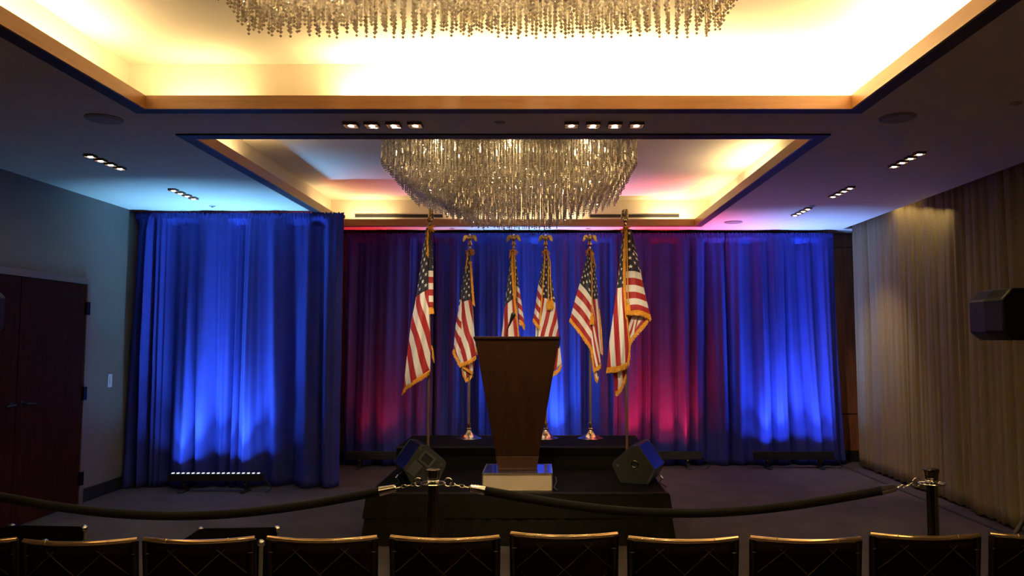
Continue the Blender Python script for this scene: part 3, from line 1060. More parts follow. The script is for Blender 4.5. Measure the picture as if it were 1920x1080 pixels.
# 4
make_flag('small flag right of the microphone, with two gold tassels', 1023, YBK, SZ2, 440, [
    ([[(1022, 472, 0, .975, .02), (1024, 472, 0, .91, .03), (1026, 472, 0, .84, .02)],
      [(1019, 512, .18, .975, .03), (1026, 512, .18, .86, .05), (1033, 514, .18, .75, .02)],
      [(1017, 558, .4, .97, .035), (1029, 562, .4, .83, .065), (1041, 568, .4, .70, .02)],
      [(1013, 600, .55, .93, .035), (1029, 600, .54, .765, .07), (1045, 600, .52, .60, .02)],
      [(1009, 632, .66, .885, .035), (1029, 632, .65, .68, .075), (1048, 632, .64, .47, .02)],
      [(1006, 706, .93, .76, .035), (1030, 700, .92, .56, .075), (1053.5, 684, .88, .38, .02)]], dict(ripple=.006)),
    ([[(1020, 480, .2, .9, .02), (1021, 480, .1, .92, .025), (1022, 480, .05, .95, .02)],
      [(1014, 515, .22, .64, .012), (1017, 520, .12, .64, .04), (1020, 525, .05, .64, .025)],
      [(1010, 533, .25, .4615, .01), (1014, 540, .15, .4615, .045), (1018, 546, .05, .4615, .03)],
      [(1005, 566, .28, .23, .01), (1010, 574, .16, .23, .05), (1016, 582, .05, .23, .03)],
      [(1000, 598, .3, 0, .01), (1006, 606, .18, 0, .05), (1013, 614, .05, 0, .03)]], dict(ripple=.003)),
    ([[(1020, 480, .2, .9, .02), (1023, 472, .1, .6, -.03), (1026, 472, .05, .9, .02)],
      [(1008, 545, .3, .4, .01), (1022, 560, .42, .5, -.05), (1041, 568, .4, .70, .02)],
      [(1004, 640, .7, .4, .01), (1028, 640, .7, .4, -.05), (1048, 632, .64, .47, .02)],
      [(1006, 700, .9, .4, .01), (1030, 695, .9, .4, -.05), (1053, 682, .88, .38, .02)]], dict(ripple=.003)),
], [
    ([(1022, 474, .035), (1020, 510, .045), (1016, 560, .05), (1012, 605, .05)], .024, (-.15, -1)),
    ([(1000, 598, .02), (1006, 606, .055), (1013, 614, .04)], .034, (-.1, -1)),
    ([(1053.5, 684, .03), (1044, 694, .06), (1030, 700, .08), (1010, 706, .04)], .045, (-.1, -1)),
    ([(1026, 474, .03), (1030, 486, .035)], .026, (.4, -.9)),
], 0.0, cords=[([(1025, 474, .05), (1028, 492, .07), (1028, 530, .085), (1028, 561, .09)], True),
               ([(1026, 474, .05), (1031, 492, .07), (1032, 530, .085), (1034, 559, .09)], True)], seed=10)

# 5
make_flag('small flag right of the podium, stripes swept out to the left', 1106, YBK, SZ2, 440, [
    ([[(1104, 470, .26, 1.0, .02), (1106, 470, .33, 1.0, .03), (1108, 470, .39, 1.0, .02)],
      [(1096, 503, .26, .73, .02), (1102, 508, .33, .73, .05), (1109, 516, .39, .73, .045)],
      [(1087, 531, .26, .4615, .02), (1097, 543, .33, .4615, .06), (1110, 561, .40, .4615, .06)],
      [(1077, 566, .26, .23, .02), (1092, 582, .34, .23, .07), (1110, 608, .42, .23, .065)],
      [(1069, 597, .26, 0, .02), (1087, 621, .35, 0, .075), (1107, 650, .45, 0, .065)]], dict(ripple=.006)),
    ([[(1110, 561, .40, .4615, .06), (1110, 608, .42, .23, .065), (1107, 650, .45, 0, .065)],
      [(1117, 612, .6, .38, .055), (1114, 645, .6, .19, .07), (1110, 672, .55, 0, .06)],
      [(1126, 683, .8, .28, .05), (1120, 687, .8, .14, .07), (1113, 691, .75, 0, .06)]], dict(ripple=.004)),
    ([[(1108, 470, 0, .80, .01), (1109, 470, 0, .9, .015), (1110, 470, 0, .985, .0)],
      [(1108, 512, .18, .75, .02), (1112, 511, .18, .85, .035), (1117, 510, .18, .97, .0)],
      [(1109, 562, .4, .74, .025), (1116, 561, .4, .85, .045), (1122, 560, .4, .97, .0)],
      [(1114, 612, .6, .72, .02), (1120, 612, .6, .84, .035), (1126, 612, .6, .95, .0)],
      [(1120, 662, .8, .72, .01), (1124, 663, .8, .82, .025), (1128, 664, .8, .93, .0)]], dict(ripple=.003)),
    ([[(1113, 688, .9, .2, .02), (1118, 686, .9, .3, .03), (1124, 684, .9, .42, .01)],
      [(1114, 701, .95, .2, .02), (1118, 701, .95, .28, .03), (1122, 700, .95, .38, .01)],
      [(1117, 712, 1, .22, .02), (1119, 712, 1, .26, .02), (1121, 711, 1, .3, .01)]], dict(ripple=.002)),
    ([[(1104, 470, .05, .9, .02), (1107, 470, .1, .6, -.03), (1110, 470, .05, .9, .0)],
      [(1087, 531, .1, .6, .02), (1104, 545, .3, .5, -.05), (1121, 556, .4, .9, .0)],
      [(1070, 596, .1, .05, .02), (1098, 625, .5, .2, -.05), (1126, 612, .6, .9, .0)]], dict(ripple=.003)),
], [
    ([(1069, 597, .025), (1087, 621, .08), (1107, 650, .07), (1111, 672, .065), (1113, 690, .065)], .036, (-.3, -.9)),
    ([(1113, 691, .065), (1120, 687, .075), (1126, 683, .055)], .040, (0, -1)),
    ([(1113, 692, .03), (1115, 704, .03), (1119, 713, .025), (1122, 706, .02)], .030, (-.05, -1)),
    ([(1123, 580, .01), (1127, 620, .01), (1129, 655, .01), (1128, 664, .01)], .022, (.3, -1)),
    ([(1111, 474, .03), (1114, 490, .03), (1116, 500, .03)], .028, (.3, -1)),
], 0.0, cords=[([(1107, 472, .05), (1108, 495, .075), (1109, 540, .085), (1109, 575, .09), (1109, 588, .09)], True),
               ([(1108, 472, .05), (1110, 490, .08), (1107, 500, .085), (1110, 508, .085), (1108, 515, .085)], False)], seed=13)

# 6 large flag, right
make_flag('large flag at the right end, open horizontal stripes right of its pole', 1173, YF, SZ1, 393, [
    ([[(1173, 430, .01, 1.0, .012), (1179, 430, .03, 1.0, .02), (1184, 430, .05, 1.0, .0)],
      [(1173, 470, .01, .72, .016), (1180, 470, .035, .72, .03), (1188, 470, .07, .72, .0)],
      [(1173, 509, .01, .4615, .018), (1187, 509, .05, .4615, .045), (1201, 512, .11, .4615, .0)],
      [(1174, 548, .01, .23, .018), (1191, 548, .07, .23, .05), (1210, 553, .14, .23, .0)],
      [(1176, 585, .01, 0, .018), (1196, 583, .09, 0, .055), (1219, 591, .17, 0, .0)]], dict(ripple=.005)),
    ([[(1168, 432, 0, .84, .02), (1170, 432, 0, .91, .03), (1173, 432, 0, .985, .03)],
      [(1164, 480, .17, .83, .02), (1168, 480, .17, .91, .05), (1171, 480, .17, .985, .05)],
      [(1156, 541, .4, .83, .02), (1163, 540, .4, .91, .065), (1170, 538, .4, .985, .06)],
      [(1148, 600, .6, .75, .02), (1161, 600, .6, .87, .08), (1174, 598, .6, .985, .065)],
      [(1141, 650, .78, .68, .02), (1159, 650, .78, .83, .09), (1177, 648, .78, .985, .07)],
      [(1138, 690, .95, .63, .02), (1157, 687, .95, .80, .095), (1175, 680, .94, .96, .07)]], dict(ripple=.007)),
    ([[(1178, 594, .6, .38, .0), (1196, 590, .45, .2, -.02), (1216, 592, .3, .03, -.01)],
      [(1178, 618, .7, .30, .0), (1188, 616, .55, .15, -.02), (1199, 613, .4, .01, -.01)],
      [(1178, 642, .8, .16, .0), (1181, 638, .6, .08, -.02), (1185, 632, .4, .0, -.01)]], dict(ripple=.002)),
    ([[(1146, 692, .9, .46, .01), (1159, 688, .9, .57, .03), (1174, 684, .9, .70, .0)],
      [(1152, 716, .95, .48, .01), (1161, 713, .95, .56, .03), (1172, 708, .95, .66, .0)],
      [(1153, 735, 1, .5, .01), (1157, 734, 1, .53, .02), (1163, 730, 1, .58, .0)]], dict(ripple=.002)),
    ([[(1168, 432, .01, .84, .02), (1176, 430, .1, .6, -.03), (1184, 430, .05, .9, .0)],
      [(1156, 541, .42, .7, .02), (1176, 541, .45, .4, -.05), (1205, 535, .3, .3, .0)],
      [(1146, 620, .7, .6, .02), (1170, 620, .7, .35, -.05), (1196, 600, .4, .05, .0)],
      [(1139, 685, .93, .6, .02), (1158, 682, .9, .35, -.04), (1177, 660, .8, .2, .0)]], dict(ripple=.003)),
], [
    ([(1172, 434, .05), (1170, 480, .065), (1170, 538, .075), (1174, 600, .08), (1178, 650, .085), (1175, 682, .085)], .036, (.25, -.95)),
    ([(1171, 434, .055), (1168, 480, .07), (1168, 538, .08), (1172, 598, .085)], .034, (.2, -.97)),
    ([(1176, 585, .025), (1196, 583, .06), (1219, 591, .01)], .046, (.06, -1)),
    ([(1219, 592, .0), (1202, 612, -.005), (1186, 631, -.005), (1179, 643, .0)], .040, (.25, -.95)),
    ([(1138, 690, .025), (1157, 687, .10), (1175, 680, .08)], .050, (-.12, -1)),
    ([(1174, 702, .01), (1165, 722, .01), (1158, 733, .02), (1153, 735, .02)], .040, (.15, -1)),
], R(-72), cords=[([(1174, 436, .06), (1174, 480, .08), (1175, 530, .09), (1176, 568, .095)], True)], seed=16)


# ------------------------------------------------------------------ stage monitor wedges
def wedge(label, loc, yaw, mirror, kind):
    root = thing('stage_monitor', label, 'speaker', loc, yaw, 'wedge speakers on the stage')
    root.scale = (1.06, 1.06, 1.06)
    s = -1 if mirror else 1
    Wd = 0.40
    prof = [(-.033, .300), (.014, .294), (.172, .156), (.176, .127), (.114, .0), (-.105, .0), (-.166, .118)]
    P = [(s * x, 0.012, z) for x, z in prof]
    MB().prism(P if not mirror else P[::-1], (0, Wd - 0.024, 0)).build('cabinet', M['plastic_shell'], root, smooth=False, bevel=0.006)
    for y0 in (0.0, Wd - 0.012):
        Q = [(s * x * 1.02, y0, (z - .15) * 1.012 + .152) for x, z in prof]
        sp = MB().prism(Q if not mirror else Q[::-1], (0, 0.012, 0)).build('side_panel', M['plastic'], root, smooth=False, bevel=0.005)
        if y0 == 0.0:
            for (x, z) in ((-.03, .268), (.135, .135)):
                MB().lathe([(.011, 0), (.011, .004), (.006, .005)], 14, m=Matrix.Translation((s * x, 0.0, z)) @ Matrix.Rotation(PI / 2, 4, 'X')).build('screw', M['grey_plastic'], sp)
    ang = math.atan2(.156 - .294, s * (.172 - .014))
    g = MB()
    c = Vector((s * .096, Wd / 2, .229))
    g.box(0, 0, 0, .200, Wd - 0.05, .012, Matrix.Translation(c) @ Matrix.Rotation(-ang if True else ang, 4, 'Y'))
    g.build('grille', M['grille'], root, smooth=False, bevel=0.004)
    if kind == 'handle':
        rot = Matrix.Translation((s * .02, -0.002, .185)) @ Matrix.Rotation(R(40), 4, 'Y')
        h = MB()
        for sx, sz, wx, wz in ((-.05, 0, .018, .10), (.05, 0, .018, .10), (0, .041, .10, .018), (0, -.041, .10, .018)):
            h.box(sx, 0, sz, wx, .012, wz, rot)
        h.build('handle_frame', M['grey_plastic'], root, smooth=False, bevel=0.003)
        MB().box(0, 0.003, 0, .086, .006, .068, rot).build('handle_recess', M['vent'], root, smooth=False)
        MB().box(-.035, 0, -.115, .085, .012, .11, rot).build('connector_panel', M['grey_plastic'], root, smooth=False, bevel=0.004)
    else:
        rot = Matrix.Translation((s * -.005, 0.0, .155)) @ Matrix.Rotation(PI / 2, 4, 'X')
        MB().torus((s * -.005, -.002, .155), .026, .006, m=Matrix.Rotation(PI / 2, 3, 'X')).build('socket_ring', M['gunmetal'], root)
        MB().lathe([(.022, 0), (.022, .004), (.018, .005)], 20, m=rot).build('socket', M['vent'], root)
        MB().box(0, 0, 0, .022, .012, .12, Matrix.Translation((s * -.135, -0.003, .062)) @ Matrix.Rotation(s * R(-27), 4, 'Y')).build('connector_panel', M['grey_plastic'], root, smooth=False, bevel=0.003)
    # speaker cable
    cb = MB()
    x0 = s * -.17
    cb.tube([(x0, .05, .09), (x0 - s * .05, .02, .06), (x0 - s * .04, -.04, .03), (x0 - s * .10, -.07, .006)], .004, 8)
    cb.build('cable', M['vent'], root)
    pl = MB().tube([(x0 - s * .035, .03, .07), (x0 - s * .058, .012, .05)], .009, 10)
    pl.build('cable_plug', M['chrome'], root)
    return root

wedge('black wedge speaker with square handle hole, on the left front of the stage', (at(797, 902, 6.68).x, 6.63, SZ1), R(22), False, 'handle')
wedge('black wedge speaker with round socket, on the right front of the stage', (at(1188, 904, 6.64).x, 6.59, SZ1), R(-20), True, 'socket')


# ------------------------------------------------------------------ led bars on the floor behind
def led_bar(label, cx, cy, base_z, color, energy, tilt=8, spread=95, emit='led'):
    root = thing('led_bar', label, 'stage light', (cx, cy, base_z), 0, 'led light bars at the foot of the drapes')
    MB().box(0, 0, .150, 1.0, .075, .075).build('housing', M['black_trim'], root, smooth=False, bevel=0.006)
    for sx in (-1, 1):
        b = MB()
        b.box(sx * .33, 0, .06, .035, .05, .12)
        b.box(sx * .33, -.03, .008, .05, .20, .014)
        br = b.build('bracket', M['black_trim'], root, smooth=False, bevel=0.003)
        MB().lathe([(.022, 0), (.022, .012), (.012, .016)], 14, m=Matrix.Translation((sx * .33, -.026, .09)) @ Matrix.Rotation(PI / 2, 4, 'X')).build('knob', M['gunmetal'], br)
    if emit != 'led':      # raised rim hides the lenses from the room
        rb = MB()
        for sy in (-1, 1):
            rb.box(0, sy * .035, .196, 1.0, .005, .020)
        rb.build('glare_rim', M['black_trim'], root, smooth=False)
    for k in range(18):
        MB().box(-.455 + k * .0535, -.012, .194 if emit == 'led' else .188, .022, .034, .008 if emit == 'led' else .003).build('lens', M[emit], root, smooth=False, bevel=0.003)
    MB().tube([(.5, 0, .14), (.56, .0, .09), (.60, -.03, .03), (.55, -.06, .006)], .006, 8).build('cable', M['vent'], root)
    # lensed core beam and softer spill of the same lamps
    area_light('led_lamp', (0, .0, .207), (PI - R(tilt), 0, 0), .95, .03, energy * .70, color, spread - 18, root)
    area_light('led_spill', (0, .0, .207), (PI - R(tilt), 0, 0), .95, .03, energy * .24, color, 128, root)
    return root

led_bar('lit black led bar with a row of white lenses, before the left blue curtain', -3.46, 8.36, 0, BLUE, 58, 0, 78)
M['led_red'] = emit_mat('led_lens_red', (1.0, 0.06, 0.10), 1.5)
M['led_blue'] = emit_mat('led_lens_blue', (0.2, 0.35, 1.0), 1.5)
led_bar('black led bar behind the left stage monitor, washing the drape red', -1.95, 9.855, 0, RED, 15, 0, 86, 'led_red')
led_bar('black led bar on the floor behind the riser, washing the centre drapes blue', -0.10, 9.855, 0, BLUE, 48, 0, 84, 'led_blue')
led_bar('black led bar right of the right stage monitor, washing the drape red', 1.52, 9.855, 0, RED, 46, 4, 84, 'led_red')
led_bar('black led bar before the far right drape, washing it blue', 3.18, 9.855, 0, VIOLET, 60, 0, 80, 'led_blue')


# ------------------------------------------------------------------ ceiling fittings
def spot_fixture(label, x, y, group, tilt=(0, 0), h=.048):
    root = thing('recessed_spotlight', label, 'ceiling light', (x, y, HC), 0, group)
    fr_ = MB()
    w = .005
    for s in (-1, 1):
        fr_.box(s * (h - w / 2), 0, -.010, w, 2 * h, .020)
        fr_.box(0, s * (h - w / 2), -.010, 2 * h - 2 * w, w, .020)
    fr_.build('frame', M['lamp_dark'], root, smooth=False)
    MB().box(0, 0, -.0015, 2 * h - 2 * w, 2 * h - 2 * w, .003).build('recess_plate', M['lamp_box'], root, smooth=False)
    m = Matrix.Translation((0, 0, -.017)) @ Matrix.Rotation(tilt[0], 4, 'X') @ Matrix.Rotation(tilt[1], 4, 'Y')
    MB().lathe([(.015, -.005), (.020, -.002), (.020, .001), (.012, .006)], 20, m=m).build('lamp', M['lamp_glow'], root)
    return root

ordn = ['first', 'second', 'third', 'fourth']
for side, xs, nm in ((-1, (-1.27, -1.13, -.985, -.84), 'left'), (1, (.205, .35, .495, .64), 'right')):
    for k, x in enumerate(xs):
        spot_fixture('%s square spotlight from the left in the %s row between the coffers' % (ordn[k], nm), x, 5.09,
                     'spotlights on the band between the coffers', (R(8), R(-6 * side)))
for x, rows, nm in ((-3.52, ((5.96, 'left'), (7.33, 'left')), 'left'), (2.92, ((5.88, 'right'), (7.22, 'right'), (8.38, 'right')), 'right')):
    for j, (y0, _) in enumerate(rows):
        where = ('nearest the camera', 'second from the camera', 'closest to the right drape')[j]
        for k in range(4):
            spot_fixture('%s spotlight from the camera in the %s aisle row %s' % (ordn[k], nm, where), x, y0 + k * .142,
                         'spotlights in rows over the side aisles', h=.037)
# their light
for k, x in enumerate((-1.27, -1.13, -.985, -.84, .205, .35, .495, .64)):
    tg = [(-1.1, 7.1, 1.5), (-.8, 8.0, 1.5), (-.2, 8.0, 1.6), (-.2, 6.4, 1.0), (-.2, 6.4, 1.0), (.1, 8.0, 1.6), (.55, 8.0, 1.5), (.85, 7.1, 1.5)][k]
    spot_light('spot_lamp', (x, 5.09, HC - .02), tg, 135, SPOTC, 36, .7, .03)
for x, y in ((-3.52, 6.2), (-3.52, 7.55), (2.92, 6.1), (2.92, 7.45)):
    spot_light('spot_lamp', (x, y, HC - .02), (x, y - .1, 0), 30, SPOTC, 58, .9, .03)
spot_light('spot_lamp', (2.92, 8.8, HC - .02), (4.06, 9.35, 0.4), 120, SPOTC, 70, .9, .03)
# added unseen lamps behind and beside the camera, for warm fill on the ceiling
for x, y in ((-1.0, 0.05), (0.45, 0.05), (-1.6, -2.2), (1.2, -2.2), (3.0, -0.8)):
    spot_light('spot_lamp', (x, y, HC - .02), (x, y + .15, 0), 170, SPOTC, 80, .9, .03)

for px, py, r, label in ((195, 222, .115, 'round ceiling speaker disc left of the nearer coffer'), (1683, 220, .115, 'round ceiling speaker disc right of the nearer coffer'),
                         (1375, 416, .11, 'round ceiling disc near the far right corner of the farther coffer')):
    Y = depth_at(py, HC)
    p = at(px, py, Y)
    d_ = thing('ceiling_speaker', label, 'speaker', (p.x, Y, HC))
    MB().lathe([(r - .006, -.010), (r, -.007), (r, 0)], 32).build('ring', M['disc'], d_)
    MB().lathe([(r - .016, -.014), (r - .012, -.009)], 32).build('grille', M['disc'], d_)
for px, py, label in ((938, 229, 'tiny ceiling sprinkler between the two middle rows of spotlights'), (398, 386, 'tiny ceiling sprinkler above the left blue curtain'),
                      (1523, 386, 'tiny ceiling sprinkler above the right aisle near the drapes'), (1905, 193, 'tiny ceiling sprinkler over the right aisle nearest the camera'),
                      (848, 428, 'tiny ceiling sprinkler above the backdrop, over the left small flag'), (1103, 428, 'tiny ceiling sprinkler above the backdrop, over the right small flag')):
    Y = depth_at(py, HC)
    p = at(px, py, Y)
    d_ = thing('sprinkler', label, 'sprinkler', (p.x, Y, HC), 0, 'sprinklers on the ceiling')
    MB().lathe([(.018, -.010), (.034, -.004), (.036, 0)], 20).build('escutcheon', M['disc'], d_)
    MB().lathe([(.011, -.016), (.012, -.013), (.006, -.009)], 12).build('head', M['wire'], d_)

YV = COF[1][3] + SET
for a, b, label in ((666, 830, 'black slot air vent in the far coffer side, left of the chandelier'), (1106, 1273, 'black slot air vent in the far coffer side, right of the chandelier')):
    p, q = at(a, 405, YV), at(b, 405, YV)
    v_ = thing('air_vent', label, 'vent', ((p.x + q.x) / 2, YV, p.z), 0, 'slot vents in the farther coffer')
    MB().box(0, -.006, 0, q.x - p.x, .012, .030).build('slot', M['vent'], v_, smooth=False)
    fr_ = MB()
    for s in (-1, 1):
        fr_.box(0, -.008, s * .017, q.x - p.x + .01, .016, .005)
    fr_.build('frame', M['black_trim'], v_, smooth=False)


# ------------------------------------------------------------------ chandeliers
def strand_verts(length, seed, tip=True):
    """a chain of cut rods and beads hanging from z=0; returns (verts, faces)"""
    rs = random.Random(seed)
    m = MB()
    z = 0.0
    while z > -length + 0.02:
        L = min(rs.choice((0.06, 0.075, 0.09)), length + z - 0.012)
        if L < 0.02:
            break
        r = 0.0068
        a0 = rs.uniform(0, PI)
        vs = []
        for zz, rr in ((z - .003, r * .6), (z - .009, r), (z - L + .006, r), (z - L, r * .6)):
            for k in range(4):
                t = a0 + PI / 2 * k
                vs.append((rr * math.cos(t), rr * math.sin(t), zz))
        fs = [(3, 2, 1, 0), (12, 13, 14, 15)]
        for j in range(3):
            for k in range(4):
                k2 = (k + 1) % 4
                fs.append((j * 4 + k, j * 4 + k2, j * 4 + 4 + k2, j * 4 + 4 + k))
        m.add(vs, fs)
        z -= L
        oct_(m, z - .007, .0100, rs.uniform(0, 1))
        z -= .014
    if tip:
        oct_(m, z - .010, .0115, 0.3)
        oct_(m, z - .031, .0085, 0.7)
    return m.v, m.f

def oct_(m, z, r, a):
    vs = [(0, 0, z - r)] + [(r * math.cos(a + PI / 3 * k), r * math.sin(a + PI / 3 * k), z) for k in range(6)] + [(0, 0, z + r)]
    m.add(vs, [(0, 1 + (k + 1) % 6, 1 + k) for k in range(6)] + [(7, 1 + k, 1 + (k + 1) % 6) for k in range(6)])


def chandelier(label, cx, cy, hx, hy, ix, iy, ntier, z_out, z_in, front, step=.050, added_bulb=9.0):
    root = thing('chandelier', label, 'chandelier', (cx, cy, HK), 0, 'crystal chandeliers in the coffers')
    MB().box(0, 0, -.012, 2 * hx + .10, 2 * hy + .10, .022).build('ceiling_plate', M['wire'], root, smooth=False, bevel=0.003)
    fr_ = MB()
    lists = []
    variants = 3
    meshes = []
    for i in range(ntier):
        k = i / (ntier - 1)
        ax, ay = hx + (ix - hx) * k, hy + (iy - hy) * k
        ztop = -.045
        zb = (z_out + (z_in - z_out) * k) - HK
        for s in (-1, 1):
            fr_.box(s * ax, 0, ztop + .006, .008, 2 * ay, .008)
            fr_.box(0, s * ay, ztop + .006, 2 * ax, .008, .008)
        vs = [strand_verts(ztop - zb + rnd.uniform(-.0, .0), 100 + i * 7 + q) for q in range(variants)]
        meshes.append(vs)
        nx, ny = int(2 * ax / step), int(2 * ay / step)
        pts = []
        for q in range(nx + 1):
            x = -ax + 2 * ax * q / nx
            pts += [(x, -ay, 'n'), (x, ay, 'f')]
        for q in range(1, ny):
            y = -ay + 2 * ay * q / ny
            pts += [(-ax, y, 's'), (ax, y, 's')]
        for (x, y, sd) in pts:
            lists.append((i, x, y, sd))
    for x in (-hx * .7, hx * .7):
        for y in (-hy * .7, hy * .7):
            fr_.tube([(x, y, -.02), (x, y, -.045)], .005, 6)
    fr_.build('strand_frame', M['wire'], root, smooth=False)
    for bx in (-hx * .62, 0, hx * .62):  # bulbs and lamps added under the plate to brighten the crystal
        for by in (-hy * .62, hy * .62):
            MB().lathe([(.010, -.012), (.022, -.006), (.024, 0)], 14, c=(bx, by, -.024)).build('added_bulb', M['lamp_glow'], root)
            d = bpy.data.lights.new('added_bulb_lamp', 'POINT')
            d.energy, d.color, d.shadow_soft_size = added_bulb, WARM, .03
            lo = bpy.data.objects.new('added_bulb_lamp', d)
            C.objects.link(lo)
            lo.parent, lo.location = root, (bx, by, -.075)
    # the hundred strands that show largest are parts of their own
    vis = [e_ for e_ in lists if e_[3] == front]
    if front == 'n':
        vis.sort(key=lambda e_: (e_[0], e_[1]))
    else:
        vis.sort(key=lambda e_: (e_[0], e_[1]))
    own = set(id(e_) for e_ in vis[:98])
    shared = {}
    big_v, big_f, off = [], [], 0
    for e_ in lists:
        i, x, y, sd = e_
        q = rnd.randrange(variants)
        v, f = meshes[i][q]
        jx, jy, jz = rnd.uniform(-.006, .006), rnd.uniform(-.006, .006), rnd.uniform(-.006, .006)
        if id(e_) in own:
            if (i, q) not in shared:
                m = MB()
                m.v, m.f = v, f
                shared[(i, q)] = m.mesh('crystal_strand', M['crystal'], False)
            o = bpy.data.objects.new('crystal_strand', shared[(i, q)])
            C.objects.link(o)
            o.parent = root
            o.location = (x + jx, y + jy, -.045 + jz)
        else:
            a = np.array(v) + np.array([x + jx, y + jy, -.045 + jz])
            big_v.append(a)
            big_f += [tuple(t + off for t in ff) for ff in f]
            off += len(v)
    m = MB()
    m.v = [tuple(p) for p in np.concatenate(big_v)]
    m.f = big_f
    o = m.build('crystal_strands', M['crystal'], root, smooth=False)
    o['kind'] = 'stuff'
    return root

chandelier('tiered square crystal chandelier in the farther coffer above the stage', -.27, 7.50, 1.08, 1.03, .36, .36, 11, 3.12, 2.76, 'n')
chandelier('large crystal chandelier in the nearer coffer, cut by the picture top', -.28, 2.15, 1.14, 1.57, .42, .42, 12, 3.13, 2.86, 'f', step=.046, added_bulb=34.0)


# ------------------------------------------------------------------ stanchions and ropes
YS = depth_at(880, 1.0)
def stanchion(label, x):
    root = thing('stanchion', label, 'stanchion', (x, YS, 0), 0, 'rope barrier posts before the stage')
    MB().lathe([(.155, 0), (.158, .008), (.150, .016), (.10, .028), (.05, .040), (.028, .050)], 36).build('base', M['gunmetal'], root)
    MB().lathe([(.0255, .045), (.0255, .935)], 24).build('post', M['gunmetal'], root)
    MB().lathe([(.026, .950), (.028, .955), (.031, .985), (.0345, .994), (.0345, 1.0), (.030, 1.003), (.012, 1.004)], 28).build('cap', M['gunmetal'], root)
    MB().lathe([(.026, .933), (.030, .937), (.030, .949), (.026, .953)], 24).build('collar', M['chrome'], root)
    MB().torus((0, 0, .936), .058, .0038, seg=36).build('ring', M['chrome'], root)
    sp = MB()
    for k in range(4):
        a = PI / 4 + k * PI / 2
        sp.tube([(.028 * math.cos(a), .028 * math.sin(a), .938), (.058 * math.cos(a), .058 * math.sin(a), .936)], .003, 6)
    sp.build('ring_spokes', M['chrome'], root)
    return root

XS = [at(-150, 900, YS).x, at(812, 900, YS).x, at(1747, 900, YS).x]
stanchion('dark metal rope post beyond the left end of the chair row', XS[0])
stanchion('dark metal rope post before the stage, left of the podium', XS[1])
stanchion('dark metal rope post near the right-hand sheer curtain', XS[2])

def rope(label, xa, xb, sag, bias=0.0):
    root = thing('barrier_rope', label, 'rope', ((xa + xb) / 2, YS, .936), 0, 'black ropes of the barrier')
    ha = (xb - xa) / 2
    x0, x1 = -ha + .062, ha - .062
    def z(t):
        return -sag * 4 * t * (1 - t) * (1 - .25 * (2 * t - 1) ** 2)
    def P(t):
        return Vector((x0 + (x1 - x0) * t, 0, z(t) + .0))
    tA, tB = .048, .952
    cA, cB = .078, .922
    n = 60
    MB().tube([P(cA + (cB - cA) * k / n) for k in range(n + 1)], .0205, 14).build('velvet', M['rope'], root)
    for t0, t1 in ((tA, cA + .004), (tB, cB - .004)):
        a, b = P(t0), P(t1)
        d_ = (b - a)
        MB().tube([a, a + d_ * .06, a + d_ * .10, b - d_ * .08, b], [.010, .013, .0175, .0222, .0225], 18).build('end_cap', M['chrome'], root)
    for t0, sgn in ((tA, -1), (tB, 1)):
        e_ = P(t0)
        tip = Vector((sgn * (ha - .058), 0, 0))
        h = MB()
        for k in range(4):        # chain links and snap hook
            c = e_.lerp(tip, .10 + k * .2)
            dirq = (tip - e_).normalized().to_track_quat('X', 'Z').to_matrix()
            rot = dirq @ (Matrix.Rotation(PI / 2 * (k % 2), 3, 'X'))
            rot = rot @ Matrix.Diagonal((1.5, .8, 1))
            h.torus(c.to_tuple(), .0085, .0024, m=rot, seg=16, ts=6)
        h.torus((tip + Vector((-sgn * .012, 0, .004))).to_tuple(), .019, .0034, m=Matrix.Rotation(PI / 2, 3, 'X'), seg=20, ts=6)
        h.build('snap_hook', M['chrome'], root)
    return root

rope('black velvet rope sagging from the left-hand post toward the left edge', XS[0], XS[1], .150)
rope('black velvet rope sagging before the stage, between the two visible posts', XS[1], XS[2], .138)


